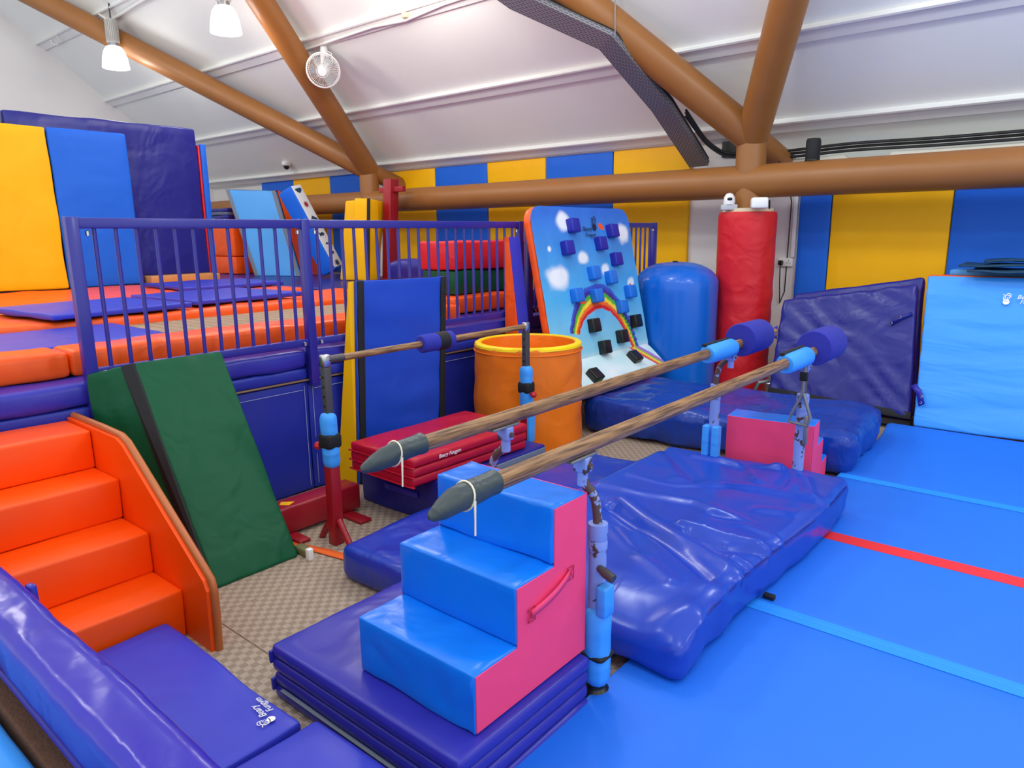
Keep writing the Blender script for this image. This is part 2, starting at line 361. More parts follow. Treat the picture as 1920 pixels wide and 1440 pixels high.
# socket, conduit, cable, speaker
t = thing('wall_socket', 'white double wall socket with black plug beside the red pillar', 'socket', (-2.575, YB, 1.28))
MB().rbox(-.073, .073, -.035, 0, -.043, .043, .008, (1, 1, 1)).build('face_plate', M_plastic, t)
for dx in (.035,):
    for a, b in ((0, .016), (-.014, -.006), (.014, -.006)):
        MB().box(dx+a-.003, dx+a+.003, -.0365, -.034, b-.006, b+.006).build('pin_hole', M_blk2, t, smooth=False)
MB().rbox(-.06, -.015, -.08, -.036, -.03, .02, .01, (1, 1, 1)).build('plug', M_blk2, t)
MB().tube([(-.04, -.06, -.03), (-.035, -.06, -.2), (-.03, -.03, -.42), (.01, -.025, -.3), (.015, -.025, .1), (.02, -.03, .6), (.05, -.3, .87), (.05, -.55, .96)], .006, 8).build('power_cable', M_cable, t)
tag(MB().rbox(-2.53, -2.49, YB-.035, YB, 1.33, 2.1, .004, (1, 1, 1)).build('cable_conduit', M_plastic, loc=(-2.51, YB, 1.33)), 'white plastic conduit running up the wall from the socket', 'conduit')
t = thing('speaker', 'black upright cylinder speaker standing on the brown pipe', 'speaker', (-2.2, 6.9, PZ+PR-.004))
MB().lathe([(.055, 0), (.062, .02), (.064, .1), (.064, .17), (.055, .195), (.02, .2)], (0, 0, 0), 28).build('body', mat('black_speaker_cloth', '121214', .7, bump=.3, scale=150), t)
MB().lathe([(.066, 0), (.066, .012)], (0, 0, 0), 28).build('base_ring', M_blk2, t)
tag(MB().box(-3.32, -3.1, YB-.03, YB-.005, 2.36, 2.52).build('wall_vent', M_blk2, loc=(-3.2, YB, 2.36), smooth=False), 'black square vent opening in white wall beside the cable tray', 'vent')
for q, (dz, dy) in enumerate(((0, 0), (.035, .03), (.06, -.02))):
    pts = [(-3.52, 7.0, 2.75+dz), (-3.38, 7.2, 2.48+dz*.6), (-3.2, 7.3+dy*.3, 2.34+dz*.5), (-2.6, 7.36+dy, 2.3+dz), (-2.0, 7.37+dy, 2.33+dz), (-1.2, 7.37+dy, 2.31+dz), (1.5, 7.37+dy, 2.33+dz)]
    P = []
    for i in range(len(pts)-1):
        for s_ in range(6): P.append(Vector(pts[i]).lerp(Vector(pts[i+1]), s_/6))
    P.append(Vector(pts[-1]))
    for _ in range(4): P = [P[0]] + [(P[i-1]+P[i]*2+P[i+1])/4 for i in range(1, len(P)-1)] + [P[-1]]
    tag(MB().tube(P, .014, 8).build('power_cable', M_cable, loc=P[0]), ['lowest black cable along the wall top above the brown pipe', 'middle black cable along the wall top above the brown pipe', 'topmost black cable along the wall top above the brown pipe'][q], 'cable', 'black cables along the wall top')
# ------------------------------------------------------------------ cable tray
tr = thing('cable_tray', 'dark perforated metal cable tray bending down from the roof', 'cable tray', (-3.4, 7.1, 2.2))
tp = [off(905, -40, .55), off(960, 0, .55), off(1135, 80, .6), off(1240, 205, .55), off(1310, 312, .42)]
mb = MB(); uvs = []; V = []; F = []; acc = 0
for i, p in enumerate(tp):
    d = (tp[min(i+1, 4)]-tp[max(i-1, 0)]).normalized(); w = d.cross(Vector((0, RSL, 1)).normalized()).normalized()*.105
    nrm = w.cross(d).normalized()
    if nrm.z > 0: nrm = -nrm
    if i: acc += (p-tp[i-1]).length
    h = -nrm*.05
    V += [p-w, p+w, p-w+h, p+w+h, p-w+h*.96+w*.02, p+w+h*.96-w*.02]; uvs += [(acc, 0), (acc, .21), (acc, -.05), (acc, .26), (acc, -.05), (acc, .26)]
for i in range(4):
    a, b = 6*i, 6*i+6
    F += [(a, a+1, b+1, b), (a+2, a, b, b+2), (a+1, a+3, b+3, b+1)]
mb.add(V, F); L0 = tr.location; mb.v = [p-L0 for p in mb.v]
o = mb.build('tray', M_tray, tr, smooth=False); uvl = o.data.uv_layers.new(name='UVMap')
for lp in o.data.loops: uvl.data[lp.index].uv = uvs[lp.vertex_index]
sm = o.modifiers.new('thick', 'SOLIDIFY'); sm.thickness = .003
for sx in (-1, 1):
    wpart('tray_lip', MB().tube([V[6*i+(2 if sx < 0 else 3)] for i in range(5)], .006, 6), M_steelg, tr)
wpart('cable', MB().tube([p+Vector((.04, .0, .06)) for p in tp], .03, 8), M_cable, tr)
wpart('cable', MB().tube([p+Vector((.08, .02, .07+.02*(i % 2))) for i, p in enumerate(tp)], .025, 8), M_cable, tr)
for dx, i in ((.1, 2), (-.08, 2), (.05, 1)):
    q = tp[i]+Vector((dx, 0, .03)); wpart('hanger_rod', MB().tube([q, (q.x, q.y-.02, roofz(q.y-.02)+.02)], .006, 6), M_steelg, tr)

# ------------------------------------------------------------------ lamps (two in view, the same fittings go on along the hall)
M_bell = bpy.data.materials.new('lit_prismatic_bell'); M_bell.use_nodes = True
_b = M_bell.node_tree.nodes['Principled BSDF']; _b.inputs['Base Color'].default_value = (.9, .93, 1, 1); _b.inputs['Roughness'].default_value = .25
_b.inputs['Emission Color'].default_value = (.93, .97, 1, 1); _b.inputs['Emission Strength'].default_value = .45; _b.inputs['Alpha'].default_value = .55
M_bulb = mat('lit_bulb', 'ffffff', .5, emit='ffffff', est=5)
def lamp(X, Y, label, group, w=30, drop=.12, col=(1, .96, .9)):
    zt = roofz(Y)-drop
    t = thing('high_bay_lamp', label, 'lamp', (X, Y, zt-.72), group=group)
    mb = MB()
    for q in range(24):
        a = 2*pi*q/24; mb.box(-.006, .006, .06, .085, .34, .62)
        for i in range(len(mb.v)-8, len(mb.v)):
            x, y = mb.v[i].x, mb.v[i].y; mb.v[i].x = x*cos(a)-y*sin(a); mb.v[i].y = x*sin(a)+y*cos(a)
    mb.lathe([(.075, .33), (.075, .62), (.05, .64)], (0, 0, 0), 24); mb.build('ballast_housing', mat('pale_grey_cast', 'b9b5ae', .5), t, smooth=False)
    MB().lathe([(.06, .28), (.068, .33)], (0, 0, 0), 24).build('neck', M_steelg, t)
    MB().tube([(0, 0, .64), (0, 0, .72+drop)], .012, 8).build('hook', M_dgrey, t)
    pr = [(.065, .29), (.1, .275), (.135, .22), (.16, .13), (.172, .03), (.176, 0)]
    MB().lathe(pr + [(r-.006, z) for r, z in pr[::-1]], (0, 0, 0), 40, False, False).build('bell', M_bell, t)
    MB().lathe([(.002, .26), (.035, .24), (.045, .17), (.035, .11), (.002, .09)], (0, 0, 0), 20, False, False).build('bulb', M_bulb, t)
    l = bpy.data.lights.new('lamp_light', 'POINT'); l.energy = w; l.color = col; l.shadow_soft_size = .16
    lo = bpy.data.objects.new('lamp_light', l); COL.objects.link(lo); lo.parent = t; lo.location = (0, 0, -.06)
_l = off(218, 128, .84); lamp(_l.x, _l.y, 'lit bell lamp hanging in front of the brown strut, left one', 'high bay lamps')
_l = off(424, 62, .84); lamp(_l.x, _l.y, 'lit bell lamp at the top edge, right one of the two in view', 'high bay lamps')
for X, Y, dr in HALL_LAMPS:                    # the hall's further lamps, above and behind the view
    l = bpy.data.lights.new('hall_lamp', 'POINT'); l.energy = LAMP_W; l.color = (1, .95, .87) if X < -4 else (.93, .98, 1); l.shadow_soft_size = .17
    lo = bpy.data.objects.new('hall_lamp', l); COL.objects.link(lo); lo.location = (X, Y, roofz(Y)-dr)
# ------------------------------------------------------------------ wall fan, detectors, cctv
fc = off(606, 132, .42); fdir = (CAM + Vector((-2, 0, -1.2)) - fc).normalized()
_fx = fdir.cross(Vector((0, 0, 1))).normalized(); _fy = _fx.cross(fdir).normalized()
fan = thing('wall_fan', 'white caged fan hanging from the sloping roof', 'fan', fc, basis=(_fx, _fy, fdir))
mb = MB(); R = .2
for rr, zz, w in ((R, 0, .008), (R*.98, .03, .003), (R*.93, .055, .003), (R*.35, .075, .003), (R*.98, -.03, .003), (R*.9, -.055, .003)):
    mb.tube([(rr*cos(2*pi*i/32), rr*sin(2*pi*i/32), zz) for i in range(33)], w, 6, False)
for i in range(48):
    a = 2*pi*i/48; mb.tube([(.05*cos(a), .05*sin(a), .078), (R*.93*cos(a), R*.93*sin(a), .055), (R*cos(a), R*sin(a), 0), (R*.9*cos(a), R*.9*sin(a), -.055), (.07*cos(a), .07*sin(a), -.075)], .0016, 4, False)
mb.build('guard', M_plastic, fan)
MB().lathe([(.055, 0), (.05, .012), (.002, .014)], (0, 0, .075), 24).build('badge', M_plastic, fan)
for i in range(3):
    a = 2*pi*i/3; V = []
    for u in (0, .33, .66, 1):
        for v in (-.5, .5):
            r_ = .03+.14*u; th = a+v*(.9-.25*u); V.append((r_*cos(th), r_*sin(th), .01+v*.05))
    MB().add(V, [(0, 1, 3, 2), (2, 3, 5, 4), (4, 5, 7, 6)]).build('blade', mat('grey_fan_blade', '9a9c9c', .4), fan)
MB().lathe([(.04, -.2), (.065, -.17), (.07, -.09), (.05, -.06), (.03, .02)], (0, 0, 0), 24).build('motor', M_plastic, fan)
up = fan.matrix_world.inverted().to_3x3() @ Vector((0, 0, 1))
MB().tube([Vector((0, 0, -.14)), Vector((0, 0, -.15))+up*.12, Vector((0, 0, -.17))+up*.3], [.04, .05, .045], 14).build('bracket', M_plastic, fan)
MB().tube([Vector((0, 0, -.17))+up*.28, Vector((0, 0, -.17))+up*.42], .07, 4).build('mount_plate', M_plastic, fan)
MB().tube([Vector((-.03, 0, -.19)), Vector((-.1, 0, -.15))+up*.06, Vector((-.09, 0, -.15))+up*.17, Vector((-.03, 0, -.16))+up*.2], .008, 8).build('cord', M_plastic, fan)
cc = off(537, 310, .06)
t = thing('dome_camera', 'small white dome camera on the low roof near the dark blue panels', 'camera', cc)
MB().lathe([(.07, .06), (.075, .03), (.07, 0), (.05, -.012)], (0, 0, 0), 24).build('housing', M_plastic, t)
MB().lathe([(.05, -.005), (.045, -.04), (.025, -.065), (.002, -.07)], (0, 0, 0), 24, True, False).build('dome', M_blk2, t)
dc = off(762, 30, .05)
t = thing('smoke_detector', 'small round cream detector on the roof trunking', 'detector', dc)
MB().lathe([(.055, .04), (.055, .0), (.045, -.02), (.02, -.03)], (0, 0, 0), 24).build('body', mat('cream_plastic', 'd8cda8', .5), t)
MB().lathe([(.06, .05), (.06, .03)], (0, 0, 0), 24).build('base', M_plastic, t)
# thin white conduit along the second purlin
P = [off(575, 92, .07), off(640, 70, .07), off(700, 50, .07), off(760, 38, .07), off(830, 8, .07), off(900, -15, .07)]
tag(MB().tube(P, .016, 8).build('ceiling_conduit', M_plastic, loc=P[0]), 'white conduit clipped along the roof rib above the fan', 'conduit')
P = [off(185, 25, .06), off(205, 40, .06), off(255, 8, .06), off(290, -12, .06)]
tag(MB().tube(P, .018, 8).build('ceiling_conduit', M_plastic, loc=P[0]), 'white conduit at the roof rib above the left lamp', 'conduit')
P = [off(95, 75, .05), off(98, 82, .1), off(108, 84, .12), off(112, 72, .1), off(104, 66, .06)]
tag(MB().tube(P, .01, 8).build('loose_cable', M_plastic, loc=P[0]), 'loop of loose white cable at the gable end of the roof', 'cable')
# ================================================================== THE RAISED TRAMPOLINE PLATFORM
PX, PT = -3.78, .90                            # front face, top
pf = thing('trampoline_platform', 'raised platform clad in blue vinyl under the fence', 'platform', (-8, 3.5, 0))
wpart('deck', MB().box(XL, PX-.03, -.6, YB-.02, .55, PT), M_navy, pf, smooth=False)
wpart('base_frame', MB().box(XL, PX-.06, -.6, YB-.02, 0, .55), mat('dark_void', '15151c', .9), pf, smooth=False)
ys = [-.6, .75, 1.55, 2.52, 3.55, 4.6, 5.7, YB-.03]
for i in range(len(ys)-1):
    y0, y1 = ys[i], ys[i+1]
    d = lambda q, nn: .02*noise.noise(Vector((3, q.y*2.4, q.z*1.6+i))) * (1 if nn.x > .5 else 0) + (.03*exp(-((q.z-.08)/.07)**2)*noise.noise(Vector((1, q.y*5, 9))) if nn.x > .5 else 0)
    c = wpart('cladding_panel', MB().rbox(PX-.05, PX, y0+.002, y1-.002, 0, .70, .008, (1, 14, 12), disp=d), M_clad, pf)
    st = MB()
    for (a, b) in (((y0+.04, .655), (y1-.04, .655)), ((y0+.03, .03), (y0+.03, .68)), ((y1-.03, .03), (y1-.03, .68))):
        st.tube([(PX+.006, a[0], a[1]), (PX+.006, b[0], b[1])], .0017, 4)
    L0 = pf.location; st.v = [p-L0 for p in st.v]; st.build('stitching', mat('pale_thread', 'aab0d8', .7), c)
    wpart('skirt_roll', MB().rbox(PX-.06, PX+.012, y0+.003, y1-.003, .715, .79, .02, (1, 14, 2), .008, 6, i), M_clad, pf)
    wpart('edge_pad', MB().rbox(-4.02, PX+.02, y0+.003, y1-.003, .79, PT+.005, .03, (3, 14, 2), .012, 5, i+3), M_royal, pf)
wpart('tie_rail', MB().tube([(PX+.012, -.5, .715), (PX+.012, 7.3, .715)], .007, 6), mat('bronze_rod', '8a6a4c', .4, metal=.5), pf)
# ---- fence
def fence(y0, y1, nb, label, leftpost, z1=1.69, zt=.045):
    X = -3.755; t = thing('safety_fence', label, 'fence', (X, (y0+y1)/2, PT))
    L = (y1-y0)/2
    MB().rbox(-.02, .02, -L+.015, L-.015, z1-PT-.05, z1-PT, .004, (1, 1, 1)).build('top_rail', M_fence, t)
    MB().rbox(-.018, .018, -L+.015, L-.015, .03, .075, .004, (1, 1, 1)).build('bottom_rail', M_fence, t)
    for s_ in ((-1, 1) if leftpost else (1,)):
        MB().rbox(-.026, .026, s_*L-.028, s_*L+.028, -.22 if s_ < 0 or leftpost else -.12, z1-PT+.004, .004, (1, 1, 1)).build('post', M_fence, t)
    b0 = MB().tube([(0, 0, .07), (0, 0, z1-PT-.045)], .0105, 10)
    first = None
    for i in range(nb):
        if first is None: o = b0.build('bar', M_fence, t); first = o
        else: o = first.copy(); COL.objects.link(o); o.parent = t
        o.location = (0, -L+(i+1)*2*L/(nb+1), 0)
    for s_ in (-1, 1):
        for z in (.05, z1-PT-.07):
            MB().lathe([(.011, 0), (.011, .02), (.004, .024)], (.024, s_*(L-.06), z-.012), 8).build('bolt', M_chrome, t)
    return t
fence(1.29, 2.55, 12, 'nearest blue barred fence panel above the green wedge', True)
fence(2.55, 4.60, 21, 'long blue barred fence panel behind the blue and yellow wedge', False)
fence(4.72, 6.85, 22, 'blue barred fence panel mostly hidden behind the climbing board', True)
# ---- pads, bed and loose mats on the platform
def pad(name, x0, x1, y0, y1, z0, z1, m, label, cat, group=None, r=.03, amp=.012, fr=4, seed=0, n=None, disp=None, rz=0):
    c = Vector(((x0+x1)/2, (y0+y1)/2, z0)); n = n or (max(3, int((x1-x0)/.08)), max(3, int((y1-y0)/.08)), 2)
    o = MB().rbox(x0-c.x, x1-c.x, y0-c.y, y1-c.y, 0, z1-z0, r, n, amp, fr, seed, disp).build(name, m)
    o.location = c; o.rotation_euler.z = rz
    return tag(o, label, cat, group)
G = 'orange trampoline frame pads'
pad('trampoline_pad', -4.27, -3.97, -.3, 1.28, PT+.005, 1.04, M_orange, 'orange frame pad on the platform edge left of the fence post', 'pad', G, seed=1)
pad('trampoline_pad', -4.27, -3.97, 1.285, 4.12, PT+.005, 1.04, M_orange, 'long orange frame pad right behind the near fence bars', 'pad', G, seed=2)
tb = pad('trampoline_bed', -5.22, -4.27, 1.6, 4.1, PT, 1.0, M_bed, 'tan woven trampoline bed behind the fence', 'trampoline bed', r=.01, amp=0)
pad('exercise_mat', -5.16, -4.28, .2, 1.95, 1.002, 1.03, M_royal2, 'flat blue mat lying on the near trampoline bed at the left', 'mat', 'flat blue mats on the trampolines', amp=.004, r=.012)
pad('trampoline_pad', -6.25, -5.22, -.3, 3.58, PT, 1.06, M_orange, 'wide orange pad in the middle, under the loose blue mats', 'pad', G, seed=4)
pad('trampoline_pad', -5.7, -5.25, 3.62, 5.0, PT, 1.05, M_orange, 'orange pad at the far end of the woven bed, against the red block stack', 'pad', G, seed=5)
pad('trampoline_pad', -6.26, -5.72, 3.62, 4.6, PT, 1.05, M_orange, 'orange pad farther back behind the loose blue mats', 'pad', G, seed=6)
pad('trampoline_pad', -8.4, -6.28, -.3, 4.3, PT, 1.07, M_orange, 'orange pad along the foot of the yellow and blue leaning panels', 'pad', G, seed=7)
pad('exercise_mat', -6.2, -5.22, 1.55, 2.52, 1.075, 1.115, M_royal2, 'left one of the flat blue mats lying on the orange pads', 'mat', 'flat blue mats on the trampolines', amp=.006, r=.012, rz=.1)
pad('exercise_mat', -6.45, -5.42, 2.62, 3.62, 1.075, 1.115, M_royal2, 'blue mat in the middle of the orange pads, nearest the fence', 'mat', 'flat blue mats on the trampolines', amp=.006, r=.012, rz=.06)
pad('exercise_mat', -7.85, -6.82, 3.3, 4.35, 1.08, 1.12, M_royal2, 'rear blue mat lying in front of the light blue incline', 'mat', 'flat blue mats on the trampolines', amp=.01, r=.012, rz=-.05)
pad('floor_mat', -12, -6.2, 5.05, 7.1, PT+.002, .985, M_navy, 'dark navy mat covering the far deck by the standing wedges', 'mat', amp=.006)
# ---- big leaning panels
def lean(name, x, y0, y1, z0, z1, th, m, label, cat, tilt=.05, group=None, seed=0, amp=.012):
    w = lambda q: (q.x - tilt*(q.z-z0), q.y, q.z)
    o = MB().rbox(x-th, x, y0, y1, z0, z1, .02, (1, 14, 22), amp, 2.5, seed, warp=w).build(name, m, loc=(x, (y0+y1)/2, z0))
    return tag(o, label, cat, group)
lean('gym_mat', -8.42, 1.2, 2.80, 1.075, 2.70, .05, M_yel, 'large yellow padded panel leaning at the left edge', 'panel', .04, 'leaning padded panels')
lean('gym_mat', -8.42, 2.81, 3.575, 1.075, 2.70, .05, M_wblue, 'bright blue padded panel leaning beside the yellow one', 'panel', .04, 'leaning padded panels', 2)
lean('crash_mat', -8.55, 2.47, 4.42, 1.16, 2.845, .12, M_navy, 'big glossy dark blue mat standing behind the bright blue panel', 'mat', .02, 'dark blue upright mats', 3, .02)
lean('crash_mat', -8.55, .6, 2.42, 1.16, 2.85, .12, M_navy, 'dark blue upright mat with white scuffs showing above the yellow panel', 'mat', .02, 'dark blue upright mats', 4, .02)
sc = MB()
for i in range(26):
    y = 2.08+.3*random.random(); z = 2.72+.07*random.random()-.1*(y-2.08); sc.box(-8.56, -8.5645+.03, y, y+.01+.05*random.random(), z, z+.006+.012*random.random())
o = sc.build('scuff_marks', M_white, bpy.data.objects['crash_mat.001'], smooth=False); o.location = -Vector(bpy.data.objects['crash_mat.001'].location)
tag(MB().rbox(-8.58, -8.3, 3.6, 4.42, 1.075, 1.16, .01, (1, 1, 1)).build('wooden_plinth', M_ply, loc=(-8.45, 4.2, 1.075)), 'pale wooden board under the dark blue upright mat', 'board')
tag(MB().rbox(-8.68, -8.56, 4.46, 4.53, 1.0, 2.68, .015, (1, 1, 8), .004, 3).build('thin_board', M_wblue, loc=(-8.6, 4.5, 1.0)), 'thin bright blue board edge right of the dark upright mat', 'board')
tag(MB().rbox(-8.69, -8.57, 4.43, 4.455, 1.0, 2.66, .008, (1, 1, 4)).build('thin_board', M_red2, loc=(-8.6, 4.44, 1.0)), 'thin red board edge squeezed beside the dark upright mat', 'board')
# ---- things standing at the far end of the platform
ZB = .99
def quadslab(mb, P, th, n, r=.02, amp=.006, fr=4, seed=0, disp=None):      # P: bl, br, tr, tl of the front face
    bl, br, tr, tl = [Vector(p) for p in P]; nn = (br-bl).cross(tl-bl).normalized()
    w = ((br-bl).length+(tr-tl).length)/2; h = ((tl-bl).length+(tr-br).length)/2
    def warp(q):
        u, v = q.x/w, q.z/h; a = bl.lerp(br, u); b = tl.lerp(tr, u); return a.lerp(b, v) - nn*q.y
    return mb.rbox(0, w, 0, th, 0, h, r, n, amp, fr, seed, disp, warp)
bl, br = at(478, 517, z=ZB), at(563, 518, z=ZB)
ux = (br-bl).normalized(); bk = Vector((-ux.y, ux.x, 0))
def onplane(x, y, o, nrm):
    d = _r*((x-960)/FPX) + _d*((y-720)/FPX) + _f; t = (Vector(o)-CAM).dot(nrm)/d.dot(nrm); return CAM + d*t
tilt = (Vector((-bk.x, -bk.y, .32))).normalized()
tl, tr_ = onplane(423, 355, bl, tilt), onplane(516, 357, bl, tilt)
t = thing('incline_mat', 'light blue incline mat with orange side leaning at the back', 'mat', bl)
wpart('front_face', quadslab(MB(), (bl, br, tr_, tl), .05, (6, 1, 10)), M_sky, t)
ob, ot = at(451, 517, z=ZB), tl+bk*.05
sd = MB(); sd.add([bl+bk*.05, tl+bk*.05, bl+bk*.75-ux*.05, tl+bk*.12, br+bk*.05, tr_+bk*.05, br+bk*.75, tr_+bk*.12], [(0, 1, 3, 2), (4, 6, 7, 5), (1, 5, 7, 3), (2, 3, 7, 6), (0, 2, 6, 4)])
wpart('orange_body', sd, M_orange, t, smooth=False)
for a, b, s_ in ((bl, tl, 1), (br, tr_, -1)):
    wpart('grey_edge', quadslab(MB(), ((a+ux*.0 if s_ > 0 else a-ux*.07)-bk*.004, (a+ux*.07 if s_ > 0 else a)-bk*.004, (b+ux*.07 if s_ > 0 else b)-bk*.004, (b if s_ > 0 else b-ux*.07)-bk*.004), .006, (1, 1, 4), .002, 0), M_grey, t)
# orange block and folded grey cloths behind
q0 = at(398, 516, z=ZB)+Vector((-.5, .35, 0)); q0.z = ZB
t = thing('foam_block', 'orange foam block standing behind the light blue incline', 'block', q0)
MB().rbox(-.45, .62, 0, .5, 0, .28, .02, (4, 3, 2), .01, 4).build('lower_half', M_orange, t)
MB().rbox(-.45, .62, 0, .5, .285, .82, .02, (4, 3, 4), .01, 4, 3).build('upper_half', M_orange, t)
for i in range(4):
    o = MB().rbox(-.35, .35, -.2, .2, 0, .055, .02, (6, 4, 1), .012, 6, i).build('folded_cover', M_navy if i % 2 else mat('grey_blue_cloth', '5a6480', .7, bump=.4, scale=12))
    o.location = q0+Vector((.05, .25, .825+i*.057)); tag(o, ['navy folded cover at the bottom of the pile on the orange block', 'grey folded cover, second lowest in the pile on the orange block', 'navy folded cover, second from top on the orange block', 'grey folded cover topping the pile on the orange block'][i].replace('navy', 'X').replace('grey', 'navy' if i % 2 else 'grey').replace('X', 'grey' if i % 2 == 0 else 'navy'), 'cover', 'folded covers on the orange block')
# leaning blue and white beam
b0 = at(606, 521, z=ZB); bd = (onplane(521, 364, b0, Vector((.642, -.767, 0)))-b0)
top = b0+bd; fr_ = Vector((.642, -.767, 0)); ax_ = bd.normalized(); side = ax_.cross(fr_).normalized()
if side.x < 0: side = -side
wv = .27; back = side.cross(ax_).normalized()
if back.dot(fr_) > 0: back = -back
face2 = (side*.93 - back*.37).normalized()      # beam turned so the white side shows
bx = (side*.8-back*.6*0).normalized()
t = thing('balance_beam', 'padded blue beam with white printed side leaning back', 'beam', b0)
yA = (side*.90 - back*.43).normalized(); yB = ax_.cross(yA).normalized()
if yB.dot(fr_) < 0: yB = -yB
hL = bd.length
def beam(a0, a1, c0, c1, m, nm, r=.02, par=None, th=.01):
    mb = MB(); mb.rbox(a0, a1, c0, c1, 0.02, hL, r, (2, 2, 12), .006, 4)
    mb.v = [b0 + yA*p.x + yB*p.y + ax_*p.z for p in mb.v]; return wpart(nm, mb, m, t)
beam(0, .26, -.22, 0, M_wblue, 'foam_body')
# white strip is the right-hand side of the beam
mb = MB(); mb.rbox(.262, .275, -.205, -.015, .05, hL-.01, .004, (1, 2, 8)); mb.v = [b0 + yA*p.x + yB*p.y + ax_*p.z for p in mb.v]; strip = wpart('white_side', mb, mat('white_vinyl', 'dfe2e6', .4), t)
M_print = mat('navy_print', '22405c', .5); M_printr = mat('red_print', '9c2a30', .5)
def blob(kind, s):
    if kind == 0: pts = [(.5*cos(a)*s*(1+.2*sin(a)), .24*sin(a)*s+.12*s*cos(a)**2) for a in [2*pi*i/16 for i in range(16)]]
    elif kind == 1: pts = [((.22+.2*(i % 2))*s*cos(2*pi*i/20), (.2+.17*(i % 2))*s*sin(2*pi*i/20)) for i in range(20)]
    elif kind == 2: pts = [(-.5*s, 0), (-.2*s, .2*s), (.1*s, .34*s), (.2*s, .2*s), (.45*s, .05*s), (.2*s, 0), (0, -.05*s), (-.3*s, -.12*s), (-.55*s, -.2*s)]
    else: pts = [(-.4*s, 0), (-.1*s, .2*s), (.2*s, .12*s), (.42*s, .24*s), (.42*s, -.24*s), (.2*s, -.12*s), (-.1*s, -.2*s)]
    return pts
for i, (k_, f_, m_) in enumerate(((0, .93, M_print), (1, .77, M_printr), (2, .6, M_print), (3, .42, M_print), (2, .3, M_print), (3, .2, M_print), (1, .08, M_print))):
    mb = MB(); p2 = blob(k_, .15 if i != 4 else .1); mb.prism([(a, b) for a, b in p2], 0, .001, axis=2)
    mb.v = [b0 + yA*(.276+p.z) + yB*(-.11+p.x*.9) + ax_*(hL*f_+p.y) - Vector((0, 0, 0)) for p in mb.v]
    L0 = t.location; mb.v = [p-L0 for p in mb.v]; mb.build('sea_animal_print', m_, strip, smooth=False)
# yellow wedge standing beside the red post
y0p, y1p, ym = at(637, 525, z=ZB), at(711, 523, z=ZB), at(690, 527, z=ZB)
vdir = Vector((.642, -.767, 0))
def up_(x, y, o): return onplane(x, y, o, vdir)
t = thing('wedge_mat', 'tall yellow wedge with black strip standing by the red post', 'wedge', ym)
e0, e1, em = up_(647, 377, y0p), up_(723, 379, y1p), up_(691, 372, ym)
em_b = ym; bkv = -vdir*.35
wpart('yellow_side', quadslab(MB(), (y0p, em_b, em, e0), .2, (5, 1, 12), .02, .012), M_yel, t)
wpart('yellow_side', quadslab(MB(), (em_b, y1p, e1, em), .2, (5, 1, 12), .02, .012, seed=3), M_yel, t)
sw = (y1p-y0p).normalized()*.018
wpart('black_strip', quadslab(MB(), (em_b-sw+vdir*.008, em_b+sw*1.4+vdir*.008, em+sw*1.4+vdir*.008, em-sw+vdir*.008), .02, (1, 1, 6), .004, 0), M_black, t)
# red post with crossbar
p0 = at(731, 524, z=ZB)
p1 = onplane(733, 336, p0, vdir)
t = thing('apparatus_post', 'dark red steel post with short crossbar at its top', 'post', (p0.x, p0.y, ZB))
hh = p1.z-ZB
qv = Vector((p1.x-p0.x, p1.y-p0.y, 0)); MB().rbox(-.075, .075, -.075, .075, 0, hh, .008, (1, 1, 1), warp=lambda q: q+qv*(q.z/hh)).build('upright', M_redp, t)
MB().rbox(-.22, .26, -.03, .03, hh-.17, hh-.10, .006, (1, 1, 1)).build('crossbar', M_redp, t).location = qv*.93
MB().rbox(-.13, .13, -.13, .13, 0, .02, .004, (1, 1, 1)).build('base_plate', M_redp, t)
# blocks behind the fence
blk = 'foam blocks stacked behind the fence'
def block(name, x0, x1, y0, y1, z0, z1, m, label, seed=0, rz=0, r=.02): return pad(name, x0, x1, y0, y1, z0, z1, m, label, 'block', blk, r=r, amp=.012, fr=3, seed=seed, rz=rz)
o = block('foam_block', -4.95, -4.36, 4.45, 5.2, PT+.005, 1.05, M_orange, 'orange foam block lying under the green block', 1)
o = block('foam_block', -4.94, -4.52, 4.62, 5.75, 1.055, 1.27, M_green, 'dark green foam block under the red block', 2)
o = block('foam_block', -4.95, -4.5, 4.6, 5.8, 1.275, 1.53, M_red2, 'bright red foam block on top of the green block', 3)
o = block('foam_block', -4.95, -4.4, 5.22, 6.3, PT+.005, 1.05, M_royal, 'low dark blue block beside the orange block behind fence', 4)
o = pad('folded_mat', -6.0, -5.3, 5.05, 5.7, 1.0, 1.33, M_navy, 'crumpled dark blue folded mat left of the red block', 'mat', amp=.07, fr=2.6, r=.08, seed=5, n=(10, 10, 5))
# small orange and blue wedge at the fence end
t = thing('wedge_mat', 'slim orange and blue wedge standing against the fence end', 'wedge', (-3.62, 4.37, 0))
A = [at(970, 445, X=-3.66), at(1000, 443, X=-3.66)]
MB().prism([(-.10, 0.0), (.045, 0.0), (.035, .8), (-.06, 1.57), (-.10, 1.57)], 0, .006, axis=1).build('orange_side', M_orange, t)
MB().prism([(-.10, 0.0), (.045, 0.0), (.035, .8), (-.06, 1.57), (-.10, 1.57)], .007, .145, axis=1).build('blue_body', M_royal2, t)
